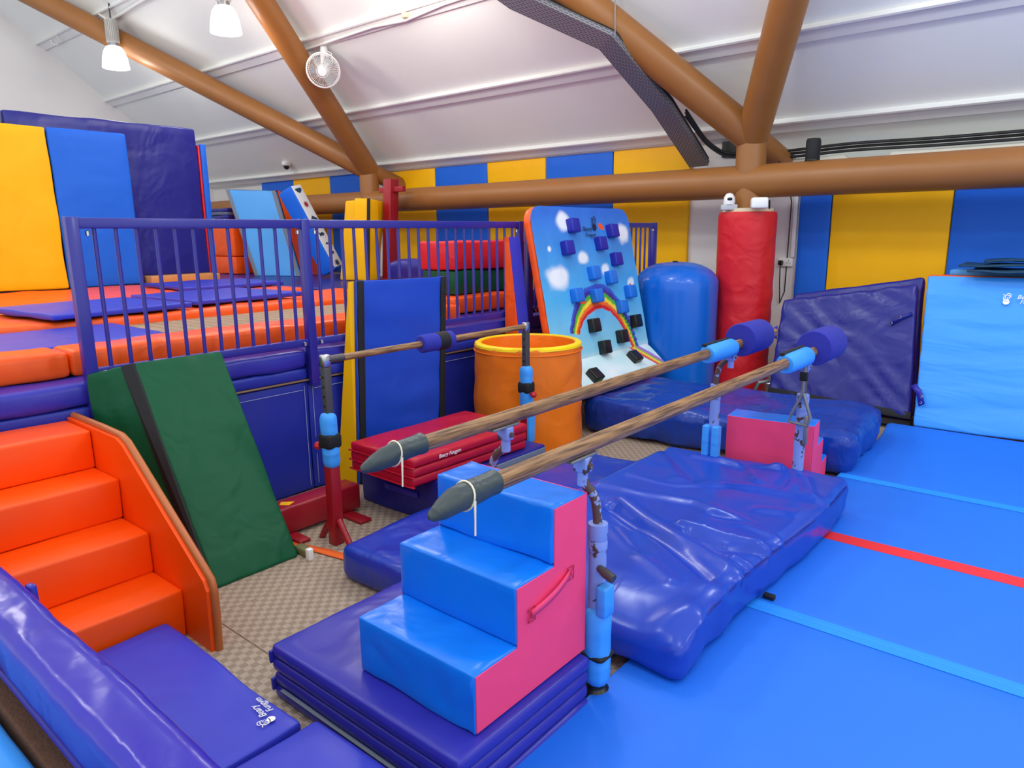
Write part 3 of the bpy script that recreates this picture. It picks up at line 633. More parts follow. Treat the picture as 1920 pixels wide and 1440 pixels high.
# ================================================================== CLIMBING BOARD
Tt = Vector((-.27, 0, 1.25)).normalized(); Ss = Vector((0, 1, 0)); Nn = Ss.cross(Tt).normalized()
H0 = Vector((-3.33, 4.52, .55)); BW, BH = 1.5, 1.29
cb = thing('climbing_board', 'sky and rainbow printed climbing board with block holds', 'climbing board', H0, basis=(Ss, -Nn, Tt))
Mi = cb.matrix_world.inverted()
def st(px, py):                                # picture point on the board -> (s, t) in metres
    p = Mi @ onplane(px, py, H0, Nn); return p.x, p.z
def O(cx, cy): return (1020+cx/3.6, 380+cy/3.6)  # from the enlarged crop
clouds = [(O(125, 130), .13, .1), (O(525, 205), .13, .11), (O(262, 372), .11, .07), (O(95, 505), .2, .12), (O(412, 450), .08, .07), (O(585, 545), .07, .07), (O(35, 312), .03, .03)]
CL = [(*st(*c), a, b) for c, a, b in clouds]
pk = st(*O(355, 550)); rl = st(*O(185, 850)); rr_ = st(*O(625, 985))
arc_in = [st(*O(*q)) for q in ((240, 865), (262, 800), (300, 755), (350, 722), (390, 716), (440, 735), (490, 790), (530, 850), (570, 930), (610, 1005))]
arc_out = [st(*O(*q)) for q in ((172, 855), (185, 760), (215, 665), (270, 580), (345, 548), (400, 552), (455, 590), (500, 650), (580, 790), (640, 985))]
BANDS = [lin(c) for c in ('e01818', 'ff6a1e', 'ffe030', '4cb830', '4a2a90', '3558c8')]
def rainbow(s, t_):
    best = 9; bi = 0
    for i in range(len(arc_in)-1):
        for j in range(5):
            u = (i+j/5.); k = int(u); f = u-k
            a = Vector(arc_in[k]).lerp(Vector(arc_in[k+1]), f); b = Vector(arc_out[k]).lerp(Vector(arc_out[k+1]), f)
            d = b-a; L2 = d.length; w = (Vector((s, t_))-a).dot(d)/L2/L2; off_ = abs((Vector((s, t_))-a).dot(Vector((-d.y, d.x)))/L2)
            if off_ < best and -.3 < w < 1.3: best = off_; bi = w
    return bi if best < .035 else None
def colour(s, t_):
    g = max(0, min(1, (t_+.1)/1.35)); c0, c1, c2 = lin('a4e2ea'), lin('4fb4ea'), lin('2f6fd2')
    c = [a+(b-a)*g/.45 for a, b in zip(c0, c1)] if g < .45 else [a+(b-a)*(g-.45)/.55 for a, b in zip(c1, c2)]
    if t_ < .05: k_ = min(1, (.05-t_)/.1)*.85; c = [a+(.88-a)*k_ for a in c]
    for x, y, a, b in CL:
        d = ((s-x)/a)**2+((t_-y)/b)**2
        d *= 1+.5*noise.noise(Vector((s*11, t_*11, 0))); k_ = max(0, 1-d); k_ = min(.93, k_*k_*(3-2*k_)*1.15); c = [v+(.93-v)*k_ for v in c]
    if -.1 < t_ < .95:
        w = rainbow(s, t_)
        if w is not None and 0 <= w < 1: c = BANDS[int(w*6)]
    return c
def colour_flap(s, t_):                        # the lower, forward-kicked part; t_ runs from 0 (front edge) to .4
    if t_ < .085 + .03*noise.noise(Vector((s*40, 0, 0))):
        k_ = .5+.5*noise.noise(Vector((s*60, t_*12, 3))); return [a+(b-a)*k_ for a, b in zip(lin('2f7a28'), lin('b8d87a'))]
    x0 = 1.12+(.4-t_)*.75; w = (s-x0)/.18
    if 0 <= w < 1: return [lin(c) for c in ('e01818', 'ff9a3a', 'ffe030', '7cc850', 'd060b0', '8a80d8')][int(w*6)]
    k_ = .5+.5*noise.noise(Vector((s*4, t_*9, 8))); return [a+(.9-a)*k_ for a in lin('b4e6ea')]
def vcol_mat():
    m = bpy.data.materials.new('printed_sheet'); m.use_nodes = True; N = m.node_tree.nodes; L = m.node_tree.links; b = N['Principled BSDF']
    a = N.new('ShaderNodeVertexColor'); a.layer_name = 'print'; L.new(a.outputs[0], b.inputs['Base Color']); b.inputs['Roughness'].default_value = .5
    n = N.new('ShaderNodeTexNoise'); n.inputs['Scale'].default_value = 5; tc = N.new('ShaderNodeTexCoord'); L.new(tc.outputs['Object'], n.inputs[0])
    bp = N.new('ShaderNodeBump'); bp.inputs['Strength'].default_value = .4; bp.inputs['Distance'].default_value = .03; L.new(n.outputs[0], bp.inputs['Height']); L.new(bp.outputs[0], b.inputs['Normal']); return m
M_sheet = vcol_mat()
def sheet(w, h, nx, nz, fn, name, parent, y=-.004, radius=.13, wr=.006):
    V = []; C = []; F = []
    for j in range(nz+1):
        t_ = h*j/nz
        inset = 0
        if radius and t_ > h-radius: dd = t_-(h-radius); inset = radius-sqrt(max(0, radius*radius-dd*dd))
        for i in range(nx+1):
            s = inset + (w-2*inset)*i/nx
            V.append((s, y - wr*(noise.noise(Vector((s*3.3, t_*5, 1)))+.6*noise.noise(Vector((s*9+t_*4, t_*5, 5)))), t_)); C.append(fn(s, t_))
    for j in range(nz):
        for i in range(nx): a = j*(nx+1)+i; F.append((a, a+1, a+nx+2, a+nx+1))
    o = MB().add(V, F).build(name, M_sheet, parent)
    ca = o.data.color_attributes.new('print', 'FLOAT_COLOR', 'POINT')
    for i, c in enumerate(C): ca.data[i].color = (*c, 1)
    return o
# orange tube-edged core with rounded top corners
poly = [(0, -.02), (BW, -.02), (BW, BH-.13)] + [(BW-.13+.13*cos(a), BH-.13+.13*sin(a)) for a in [pi/2*i/6 for i in range(1, 7)]] + [(.13-.13*sin(a), BH-.13+.13*cos(a)) for a in [pi/2*i/6 for i in range(1, 7)]]
core = MB().prism(poly, .001, .085, axis=1).build('orange_core', M_orange, cb)
bv = core.modifiers.new('round', 'BEVEL'); bv.width = .03; bv.segments = 3
sheet(BW-.0, BH-.0, 170, 150, colour, 'printed_sheet', cb)
# flap: lower part kicked forward over the blue crash mat
fl_lo = Vector((-3.06, 4.50, .33)); fv = Vector((H0.x, 4.52, H0.z))-fl_lo; fv.y = 0; FH = fv.length
Tf = fv.normalized(); Nf = Ss.cross(Tf)
flap = bpy.data.objects.new('flap_root', None)
Mf = Mi @ Matrix(((Ss.x, -Nf.x, Tf.x, fl_lo.x), (Ss.y, -Nf.y, Tf.y, fl_lo.y), (Ss.z, -Nf.z, Tf.z, fl_lo.z), (0, 0, 0, 1)))
fs = sheet(BW, FH, 150, 40, colour_flap, 'printed_flap', cb, y=-.004, radius=0); fs.matrix_local = Mf
fb = MB().rbox(0, BW, .004, .045, 0, FH, .015, (8, 1, 3), .004).build('flap_core', M_orange, cb); fb.matrix_local = Mf
bpy.data.objects.remove(flap)
# holds
M_hold1 = vinyl('dark_blue_hold', '262a9c', .35, .1); M_hold2 = vinyl('mid_blue_hold', '1f74d8', .35, .1)
HD = [(M_hold1, q) for q in ((185, 160), (450, 195), (148, 310), (372, 280), (476, 385))] + [(M_hold2, q) for q in ((325, 478), (440, 508), (212, 628), (345, 630), (570, 602), (515, 705))] + [(M_blk2, q) for q in ((326, 830), (608, 800), (515, 903), (410, 1045), (600, 1055), (332, 1180))]
hm = MB().rbox(-.06, .06, -.065, .012, -.06, .06, .014, (2, 2, 2), .003, 10)
hs = {}
for m_, q in HD:
    px, py = O(*q); s, t_ = st(px, py)
    s -= .02; t_ += .0
    if m_.name in hs: o = hs[m_.name].copy(); COL.objects.link(o); o.parent = cb
    else: o = hm.build('block_hold', m_, cb); hs[m_.name] = o
    if t_ < -.03:                                # this one sits on the kicked-forward flap
        Pf = (Mi @ onplane(px, py, fl_lo, Nf)); loc = Pf; o.matrix_local = Mf.copy(); o.location = loc
    else: o.location = (s, -.006, max(t_, .062))
lg = st(*O(255, 178)); text('Beary', .058, M_blk2, 'printed_lettering', cb, frame((lg[0], -.014, lg[1]-.02), (1, 0, 0), (0, 0, 1)))
text('Fungym', .05, M_blk2, 'printed_lettering', cb, frame((lg[0]+.03, -.014, lg[1]-.07), (1, 0, 0), (0, 0, 1)))
emblem(mat('dark_print', '18203a', .5), 'printed_emblem', cb, frame((lg[0]+.19, -.014, lg[1]+.055), (1, 0, 0), (0, 0, 1)), .1)
# ================================================================== inflatable, crash mats, leaning mats at the right
t = thing('inflatable_cylinder', 'big blue inflatable cylinder with domed top beside red pillar', 'inflatable', (-3.27, 6.45, 0))
mb = MB(); pr = [(.3, 0), (.37, .03), (.395, .1)] + [(.4, .1+.05*i) for i in range(1, 20)] + [(.402*cos(a)**.8, 1.09+.22*sin(a)) for a in [pi/2*i/9 for i in range(1, 9)]] + [(.02, 1.312)]
mb.lathe(pr, (0, 0, 0), 64)
mb.v = [p + Vector((p.x, p.y, 0)).normalized()*(.004*sin(math.atan2(p.y, p.x)*38)*exp(-((p.z-1.1)/.07)**2)) if p.xy.length > .05 else p for p in mb.v]
mb.build('body', mat('shiny_blue_pvc', '0d66d0', .22, bump=.1, scale=4, var=.03, dist=.02), t)
MB().tube([(-.03, -.06, 1.295), (-.01, -.06, 1.315), (.03, -.06, 1.315), (.05, -.06, 1.295)], .006, 8).build('top_loop', M_cable, t)
def soft(q, nn):
    u = (q.x+.98)/1.96; v = (q.y+.57)/1.14; e = min(u, 1-u, v, 1-v)
    a = .03*noise.noise(Vector((q.x*2.2, q.y*2.2, 2))) + .02*noise.noise(Vector((q.x*2+q.y*5, q.y*3-q.x*4, 4)))
    if abs(nn.z) < .6: a += .02*noise.noise(Vector((q.x*9, q.y*9, q.z*5)))
    return a
o = MB().rbox(-1.06, .98, -.55, .55, 0, .29, .09, (46, 28, 5), disp=soft).build('crash_mat', vinyl('glossy_deep_blue_vinyl', '173c9c', .24, .3, 6))
o.location = (-2.14, 5.27, 0.01); o.rotation_euler.z = .045; tag(o, 'low saggy dark blue crash mat between climbing board and pink steps', 'mat')
# dark leaning mat with loops
t = thing('folding_crash_mat', 'dark indigo wrinkled mat leaning against the back wall pads', 'mat', (-1.65, 6.4, .02))
P = [Vector((-2.25, 6.3, .16)), Vector((-1.09, 6.3, .10)), Vector((-1.2, 6.62, 1.17)), Vector((-2.28, 6.62, .98))]
dg = lambda q, nn: (.011*sin((q.x*.8+q.z*1.0)*30+4*noise.noise(q*2))*(.5+.7*noise.noise(q*2.3)) if nn.y < -.5 else 0)
wpart('cover', quadslab(MB(), P, .12, (36, 1, 34), .03, .008, 3, 1, dg), vinyl('indigo_vinyl', '24267e', .3, .35, 4), t)
P2 = [p+Vector((.0, .125, .0)) for p in P[:2]] + [P[2]+Vector((.02, .13, .045)), P[3]+Vector((.06, .13, .05))]
wpart('rear_mat', quadslab(MB(), P2, .1, (10, 1, 10), .03, .01), M_navy, t)
bs = (P[1]-P[0]).normalized()
wpart('black_strip', quadslab(MB(), (P[0]+Vector((0, -.006, .0)), P[1]+Vector((0, -.006, 0)), P[1]+Vector((0, .012, .055)), P[0]+Vector((0, .012, .055))), .01, (6, 1, 1), .003, 0), M_black, t)
def P_uv(u, v): return P[0].lerp(P[1], u).lerp(P[3].lerp(P[2], u), v)
tb_ = [P_uv(.84, .70)+Vector((0, -.015, 0)), P_uv(.90, .745)+Vector((0, -.03, 0)), P_uv(.98, .775)+Vector((0, -.015, 0))]
def strap(name, pts, w, m, parent, wdir, th=.004):
    V = []; wd = Vector(wdir)*w/2
    for p in pts: V += [p-wd, p+wd]
    mb = MB().add(V, [(2*i, 2*i+1, 2*i+3, 2*i+2) for i in range(len(pts)-1)]); o = wpart(name, mb, m, parent); sm = o.modifiers.new('th', 'SOLIDIFY'); sm.thickness = th; sm.offset = 0; return o
sp = strap('strap', tb_, .03, M_navy, t, (-.4, 0, .9))
for p in tb_[:2]:
    wpart('eyelet', MB().tube([p+Vector((.011*cos(a), -.008, .011*sin(a)+.008)) for a in [2*pi*i/12 for i in range(13)]], .003, 6), M_chrome, t)
q = Vector((-1.06, 6.27, .34)); strap('strap', [q+Vector((-.03, 0, .05)), q+Vector((.02, -.02, 0)), q+Vector((.05, -.03, -.1))], .05, M_royal, t, (.8, 0, .5))
for dz in (-.03, -.08): wpart('eyelet', MB().tube([q+Vector((.04+.009*cos(a), -.036, dz+.009*sin(a))) for a in [2*pi*i/12 for i in range(13)]], .003, 6), M_chrome, t)
q = P[3].lerp(P[0], .35); strap('strap', [q+Vector((.0, -.01, .04)), q+Vector((-.06, -.02, 0)), q+Vector((.0, -.01, -.05))], .04, M_royal, t, (0, 0, 1))
wpart('trolley_frame', MB().tube([(-2.2, 6.5, .02), (-2.36, 6.42, .02), (-2.42, 6.42, .12), (-2.38, 6.42, .22), (-2.28, 6.5, .24)], .02, 10), M_steelg, t)
wpart('trolley_frame', MB().box(-2.2, -1.1, 6.36, 6.62, .02, .07), M_dgrey, t, smooth=False)
# light blue leaning mat + orange stack behind it + tarp
def rip(q, nn): return .010*noise.noise(Vector((q.x*1.3+4, 2, q.z*7)))+.006*noise.noise(Vector((q.x*3, 2, q.z*15)))*max(0, 1-(q.x)/.5) if nn.y < -.4 else 0
t = thing('incline_mat', 'light blue mat with orange edge leaning at the right edge', 'mat', (-.5, 6.3, .06))
P = [Vector((-1.05, 6.22, .07)), Vector((.45, 6.22, .09)), Vector((.33, 6.62, 1.23)), Vector((-1.13, 6.62, 1.23))]
wpart('light_blue_face', quadslab(MB(), P, .07, (24, 1, 40), .015, .004, 3, 1, rip), M_lblue, t)
Q = [p+Vector((-.012, .075, .0)) for p in P]; Q[2] += Vector((0, 0, .006)); Q[3] += Vector((0, 0, .006))
wpart('orange_back', quadslab(MB(), Q, .06, (4, 1, 4), .012, .004), M_orange, t)
fx = (P[1]-P[0]).normalized(); fy = (P[3]-P[0]).normalized(); fnn = fx.cross(fy).normalized()
lp = onplane(1880, 560, P[0], fnn) + fnn*.02
def loc_(p): return Vector(p)-Vector(t.location)
emblem(M_white, 'printed_emblem', t, frame(loc_(lp+fx*.03), fx, fy), .07)
text('Beary', .045, M_white, 'printed_lettering', t, frame(loc_(lp+fx*.09-fy*.005), fx, fy)); text('Fungym', .04, M_white, 'printed_lettering', t, frame(loc_(lp+fx*.11-fy*.04), fx, fy))
t = thing('folded_mat', 'orange and light blue folded mat stacked behind the leaning light blue mat', 'mat', (-.4, 6.85, 0))
MB().rbox(-.72, .8, -.06, .28, 0, 1.22, .02, (6, 2, 6), .006).build('orange_layer', M_orange, t)
MB().rbox(-.62, .8, .02, .3, 1.222, 1.27, .01, (6, 2, 1), .004).build('light_blue_layer', M_sky, t)
t = thing('tarpaulin', 'dark teal tarpaulin draped over the top of the leaning mats', 'tarpaulin', (-.35, 6.8, 1.285))
def drape(x0, x1, y0, y1, z, fr_, nm):
    V = []; F = []; nx, ny = 26, 12
    for j in range(ny+1):
        for i in range(nx+1):
            u, v = i/nx, j/ny; x = x0+(x1-x0)*u; y = y0+(y1-y0)*v
            zz = z+.012*noise.noise(Vector((x*5, y*9, z*9)))+.02*max(0, sin(v*9))*.4
            if v < .2: zz -= (.2-v)*fr_*max(0, u-.45)
            V.append((x, y, zz))
    for j in range(ny):
        for i in range(nx): a = j*(nx+1)+i; F.append((a, a+1, a+nx+2, a+nx+1))
    o = MB().add(V, F).build(nm, M_tarp, t); sm = o.modifiers.new('th', 'SOLIDIFY'); sm.thickness = .012
drape(-.50, .9, -.30, .25, -.005, 1.6, 'lower_fold'); drape(-.58, .9, -.16, .27, .035, 0, 'middle_fold'); drape(-.42, .9, -.12, .28, .07, 0, 'upper_fold')
# ================================================================== BLUE ROLL MATS ON THE FLOOR
def rollmat(y0, y1, label, x0=-1.2, raise_=False):
    t = thing('roll_mat', label, 'mat', (1.0, (y0+y1)/2, 0), group='blue roll mats side by side')
    MB().box(x0-1.0+.004, 2.2, -(y1-y0)/2+.004, (y1-y0)/2-.004, .002, .014).build('red_underside', M_underred, t, smooth=False)
    d = (lambda q, nn: (.06*max(0, min(1, (q.y-.35)/.5))**1.5 if nn.z > .3 else 0)) if raise_ else None
    MB().rbox(x0-1.0, 2.2, -(y1-y0)/2+.001, (y1-y0)/2-.001, .014, .04, .008, (12, 14, 1), disp=d).build('blue_top', M_floorblue, t); return t
rollmat(.75, 2.75, 'nearest blue roll mat with textured top at the bottom right')
r2 = rollmat(2.75, 4.71, 'middle blue roll mat with a red stripe across it')
rollmat(4.71, 6.18, 'far blue roll mat at the foot of the light blue leaning mat', raise_=True)
MB().box(-2.2, 2.2, 3.66-3.73, 3.765-3.73, .0402, .0415).build('red_stripe', M_redtape, r2, smooth=False)
for y, lb in ((2.79, 'light blue tape strip over the nearer seam of the blue floor mats'), (4.74, 'light blue tape strip over the farther seam of the blue floor mats')):
    t = thing('seam_tape', lb, 'tape', (1.0, y, .041), group='seam tapes on the floor mats')
    MB().box(-2.19, 2.2, -.05, .035, 0, .0015).build('strip', M_tape, t, smooth=False); MB().box(-2.19, 2.2, -.002, .002, .0015, .0022).build('stitch_line', M_lblue, t, smooth=False)
# ================================================================== PARALLEL BARS
pbx = thing('parallel_bars', 'wooden parallel bars on worn pale blue steel legs', 'gymnastic bars', (-1.45, 2.9, 0))
def rail(X, y0, y1, z0, z1, jn, jf, sgn, Yn, Yf):
    wpart('wooden_rail', MB().lathe([(.001, 0), (.012, .004), (.02, .03), (.023, .1), (.023, 1), (.02, 1.01), (.001, 1.012)], (0, 0, 0), 20, False, False), M_wood, pbx) if 0 else None
    m = MB(); m.tube([(X, y0, z0), (X, (y0+y1)/2, (z0+z1)/2), (X, y1, z1)], .0235, 20); m.v = [Vector((p.x, p.y, z0+(z1-z0)*(p.y-y0)/(y1-y0) + (p.z-(z0+(z1-z0)*(p.y-y0)/(y1-y0)))*1.18)) for p in m.v]
    wpart('wooden_rail', m, M_wood, pbx)
    # grey end cover with string
    pts = [(X, y0-.125, z0-.022), (X, y0-.115, z0-.021), (X, y0-.075, z0-.014), (X, y0-.035, z0-.006), (X, y0+.01, z0), (X, y0+.10, z0+.002), (X, y0+.125, z0+.002)]
    mb = MB().tube(pts, [.005, .014, .027, .034, .036, .033, .036], 18); mb.v = [p+Vector((noise.noise(p*30)*.004, 0, noise.noise(p*30+Vector((5, 5, 5)))*.004)) for p in mb.v]
    c = wpart('end_cover', mb, M_cover, pbx)
    L0 = pbx.location
    a = MB().tube([(X+.038*cos(q), y0+.005+.008*sin(q), z0-.002+.039*sin(q)) for q in [2*pi*i/20 for i in range(21)]], .0028, 6)
    a.tube([(X+.037, y0+.005, z0-.005), (X+.043, y0, z0-.06), (X+.044, y0-.002, z0-.1)], .0026, 6); a.tube([(X+.038, y0+.008, z0-.008), (X+.04, y0+.004, z0-.05), (X+.038, y0+.004, z0-.085)], .0022, 6)
    a.v = [p-L0 for p in a.v]; a.build('string', M_string, c)
    for Y, near in ((Yn, True), (Yf, False)):
        z = z0+(z1-z0)*(Y-y0)/(y1-y0)-.03; bx_ = X+sgn*.03; dxo = sgn*.035
        wpart('rail_clamp', MB().rbox(X-.02, X+.02, Y-.09, Y+.06, z-.006, z+.004, .003, (1, 1, 1)), M_steelg, pbx)
        wpart('swivel_fork', MB().rbox(X-.026, X+.026, Y-.02, Y+.02, z-.055, z-.004, .006, (1, 1, 1)), M_chip, pbx)
        wpart('swivel_bolt', MB().tube([(X-.036, Y, z-.032), (X+.036, Y, z-.032)], .01, 10), M_rust, pbx)
        if near and sgn > 0: knee = [(X, Y, z-.055), (X+.004, Y+.005, z-.1), (X+.02, Y+.03, z-.13), (X+.028, Y+.045, z-.18), (X+.03, Y+.05, z-.27)]
        elif near: knee = [(X, Y, z-.055), (X-.005, Y, z-.09), (X-.05, Y+.0, z-.12), (X-.08, Y+.01, z-.18), (X-.085, Y+.01, z-.27)]
        elif sgn < 0: knee = [(X, Y, z-.04), (X-.03, Y, z-.055), (X-.07, Y, z-.1), (X-.085, Y, z-.17), (X-.085, Y, z-.24)]
        else: knee = [(X, Y, z-.05), (X, Y, z-.12), (X, Y, z-.18), (X, Y, z-.22)]
        wpart('socket_head', MB().tube([(knee[0][0], knee[0][1], z-.05), (knee[0][0], knee[0][1], z-.1)], .018, 12), M_chip, pbx)
        P = [Vector(k_) for k_ in knee]
        for _ in range(2):
            Q = [P[0]]
            for i in range(len(P)-1): Q += [P[i].lerp(P[i+1], .25), P[i].lerp(P[i+1], .75)]
            P = Q+[P[-1]]
        wpart('bent_tube', MB().tube(P, .016, 12), M_rust if near else M_rust, pbx)
        e = P[-1]
        wpart('leg', MB().tube([(e.x, e.y, 0.0), (e.x, e.y, e.z+.0)], .03, 20), M_chip, pbx)
        wpart('leg_collar', MB().lathe([(.024, .03), (.033, .028), (.034, -.02), (.031, -.03), (.033, -.035), (.033, -.06)], (e.x, e.y, e.z), 20), M_chip, pbx)
        wpart('foot', MB().lathe([(.06, 0), (.058, .03), (.036, .05), (.034, .09)], (e.x, e.y, 0), 20), M_blk2, pbx)
        if near and sgn > 0:
            wpart('locking_knob', MB().tube([(e.x+.02, e.y-.02, e.z-.12), (e.x+.05, e.y-.03, e.z-.125), (e.x+.085, e.y-.035, e.z-.135)], [.012, .017, .016], 12), M_dgrey, pbx)
            lo = MB().rbox(-.045, .045, -.045, .045, .06, .36, .04, (3, 3, 4), .004, 8)
            lo.v = [p+Vector((e.x+.012, e.y-.01, 0)) for p in lo.v]; w = wpart('leg_wrap', lo, M_lblue, pbx)
            lo = MB().rbox(-.02, .02, -.03, .03, .34, .45, .01, (2, 2, 3), .003, 8); lo.v = [p+Vector((e.x+.045, e.y-.02, 0)) for p in lo.v]; wpart('leg_wrap', lo, M_lblue, pbx)
            lo = MB().rbox(-.047, .047, -.047, .047, .17, .195, .02, (3, 3, 1)); lo.v = [p+Vector((e.x+.012, e.y-.01, 0)) for p in lo.v]; wpart('wrap_strap', lo, M_black, pbx)
        if not near and sgn < 0:
            wpart('locking_knob', MB().tube([(e.x-.03, e.y-.02, e.z-.05), (e.x-.07, e.y-.04, e.z-.05)], .014, 10), M_dgrey, pbx)
            for dx in (-.03, .03):
                lo = MB().rbox(-.022, .022, -.03, .03, .1, .44, .01, (2, 2, 3), .003, 8); lo.v = [p+Vector((e.x+dx, e.y-.03, 0)) for p in lo.v]; wpart('leg_wrap', lo, M_lblue, pbx)
        if not near and sgn > 0:                # long steel clamp hanging on this leg
            wpart('hanging_clamp', MB().tube([(e.x+.012, e.y-.04, z-.03), (e.x+.01, e.y-.045, z-.18), (e.x-.04, e.y-.05, z-.30), (e.x-.055, e.y-.05, z-.35), (e.x+.05, e.y-.05, z-.36), (e.x+.062, e.y-.05, z-.31), (e.x+.015, e.y-.045, z-.18)], .009, 10), M_steelg, pbx)
            wpart('hanging_clamp', MB().rbox(e.x+.03, e.x+.055, e.y-.055, e.y-.04, z-.47, z-.3, .006, (1, 1, 1)), M_steelg, pbx)
            wpart('wrap_strap', MB().rbox(e.x-.012, e.x+.03, e.y-.055, e.y-.028, z-.11, z-.06, .006, (1, 1, 1)), M_black, pbx)
        # soft sleeves at the far end
    ya = Yf-.34; zz = lambda Y: z0+(z1-z0)*(Y-y0)/(y1-y0)
    wpart('blue_sleeve', MB().tube([(X, ya, zz(ya)-.006), (X, ya+.02, zz(ya)-.006), (X, ya+.32, zz(ya+.3)-.006), (X, ya+.34, zz(ya+.3)-.006)], [.045, .052, .054, .047], 20), M_lblue, pbx)
    wpart('sleeve_slit', MB().box(X-.03, X-.006, ya+.0, ya+.33, zz(ya)+.038, zz(ya)+.052), M_black, pbx, smooth=False)
    yb = Yf+.12
    mb = MB().tube([(X, yb, zz(yb)+.02), (X, yb+.01, zz(yb)+.02), (X, yb+.3, zz(yb)+.02), (X, yb+.31, zz(yb)+.02)], [.095, .1, .1, .095], 36)
    wpart('foam_roll', mb, M_foam, pbx)
rail(-1.235, 1.27, 4.62, .925, .925, 0, 0, 1, 1.83, 4.02)
rail(-1.665, 1.40, 4.72, .925, .935, 0, 0, -1, 1.95, 4.02)
# ================================================================== FOAM STEPS
def steps(name, label, X, Y, Z, rz, blue=M_sblue, handle=True, r=.19):
    t = thing(name, label, 'steps', (X, Y, Z), rz, 'blue and pink foam steps')
    w, d = .505, .1833
    for s_ in (-1, 1):
        e_ = .007; prof = [(e_, e_), (3*d-e_, e_), (3*d-e_, 3*r-e_), (2*d+e_, 3*r-e_), (2*d+e_, 2*r-e_), (d+e_, 2*r-e_), (d+e_, r-e_), (e_, r-e_)]
        MB().prism(prof, s_*w/2-.001 if s_ > 0 else -w/2-.0015, w/2+.003 if s_ > 0 else -w/2+.001, axis=0).build('pink_side', M_pink, t)
    for i in range(3):
        dd = lambda q, nn: 0 if abs(nn.x) > .3 or nn.y > .3 else .006*noise.noise(Vector((q.x*5+i*3, q.y*9, q.z*9))) + (.008*exp(-((abs(q.x)-w/2)/.07)**2)*noise.noise(Vector((q.x*20, q.y*16, q.z*16+i))))
        MB().rbox(-w/2, w/2, i*d, 3*d-.004, i*r+(.001 if i else 0), (i+1)*r, .009, (22, 14, 8), disp=dd).build('step_block', blue, t)
    MB().box(-w/2+.002, w/2-.002, 3*d-.004, 3*d+.004, 0, 3*r-.005).build('pink_back', M_pink, t, smooth=False)
    if handle:
        x = w/2+.006
        h = MB(); V = []
        for i in range(9):
            u = i/8; y = .25+.2*u; z = .27+.055*u; bul = .012*sin(pi*u) if True else 0
            V += [(x+bul, y, z-.013), (x+bul, y, z+.013)]
        h.add(V, [(2*i, 2*i+1, 2*i+3, 2*i+2) for i in range(8)]); o = h.build('carry_handle', M_pink, t); sm = o.modifiers.new('th', 'SOLIDIFY'); sm.thickness = .003
        for y, z in ((.25, .27), (.45, .325)):
            q = MB(); a = .017
            for p_, r_ in (((y-a, z-a*1.3), (y+a, z-a*1.3)), ((y+a, z-a*1.3), (y+a, z+a*1.3)), ((y+a, z+a*1.3), (y-a, z+a*1.3)), ((y-a, z+a*1.3), (y-a, z-a*1.3)), ((y-a, z-a*1.3), (y+a, z+a*1.3)), ((y-a, z+a*1.3), (y+a, z-a*1.3))):
                q.tube([(x+.003, *p_), (x+.003, *r_)], .0012, 4)
            q.build('stitching', mat('dark_red_thread', 'b3123c', .7), o)
    return t
FZ = .212
steps('foam_steps', 'blue and pink foam steps standing on the folded mat in front', -1.463, 1.268, FZ, .0)
steps('foam_steps', 'blue and pink foam steps seen from behind, between the far bar legs', -1.53, 4.71, .0, pi+.12, handle=True, r=.161)
# folded panel mat under the steps
t = thing('folded_panel_mat', 'royal blue folded panel mat under the foam steps', 'mat', (-1.63, 1.49, 0))
for i in range(4):
    x0 = -.46+(.004 if i % 2 else 0)
    MB().rbox(x0, .455-(.006 if i in (1, 2) else 0), -.325, .315, i*.053+.0, i*.053+.051, .019, (14, 10, 2), .003, 5, i).build('panel', M_royal, t)
for i in (0, 2): MB().rbox(-.463, -.45, -.33, .32, i*.053+.03, i*.053+.075, .003, (1, 3, 1)).build('fold_hinge', M_royal, t)
MB().rbox(-.40, .3, -.335, -.32, .052, .056, .002, (2, 1, 1)).build('grey_edge', M_grey, t)
# ================================================================== MATS BETWEEN
pad('landing_mat', -2.64, -2.1, 1.86, 3.82, 0.0, .175, M_crash, 'long dark blue landing mat between the box and the wrinkled mat', 'mat', r=.05, amp=.022, fr=3.2, n=(24, 60, 4))
ridge = []
for l, a, w in (([(1130, 925), (1300, 962), (1490, 1045)], .020, .035), ([(1150, 962), (1250, 1040), (1330, 1112)], -.028, .03), ([(1170, 955), (1270, 1030), (1390, 1105)], .026, .04),
                ([(1270, 912), (1420, 935), (1560, 965)], .018, .05), ([(1290, 1022), (1360, 1050), (1425, 1058)], -.03, .022), ([(1280, 1005), (1370, 1035), (1430, 1050)], .03, .03),
                ([(1240, 845), (1290, 900), (1300, 915)], -.022, .04), ([(1450, 895), (1500, 915), (1510, 950)], .02, .035), ([(1480, 890), (1470, 910), (1455, 925)], -.018, .03), ([(1350, 880), (1400, 900), (1410, 920)], .018, .035),
                ([(1230, 1180), (1290, 1165), (1340, 1190)], .016, .05), ([(1330, 1130), (1390, 1140), (1440, 1110)], .014, .05), ([(1130, 950), (1180, 1000), (1200, 1060)], -.015, .05), ([(1420, 975), (1480, 985), (1540, 970)], .012, .04), ([(1300, 870), (1380, 890), (1480, 900)], .018, .03), ([(1180, 905), (1260, 925), (1340, 930)], .014, .025), ([(1150, 1010), (1200, 1070), (1260, 1120)], .016, .03), ([(1330, 985), (1400, 1005), (1470, 1030)], -.014, .025), ([(1380, 1075), (1420, 1085), (1440, 1095)], .02, .02)):
    ridge.append(([at(x, y, z=.2).xy for x, y in l], a, w))
def segd(p, a, b):
    ab = b-a; u = max(0, min(1, (p-a).dot(ab)/ab.length_squared)); return (p-a-ab*u).length
WC = Vector((-1.53, 3.07, 0))
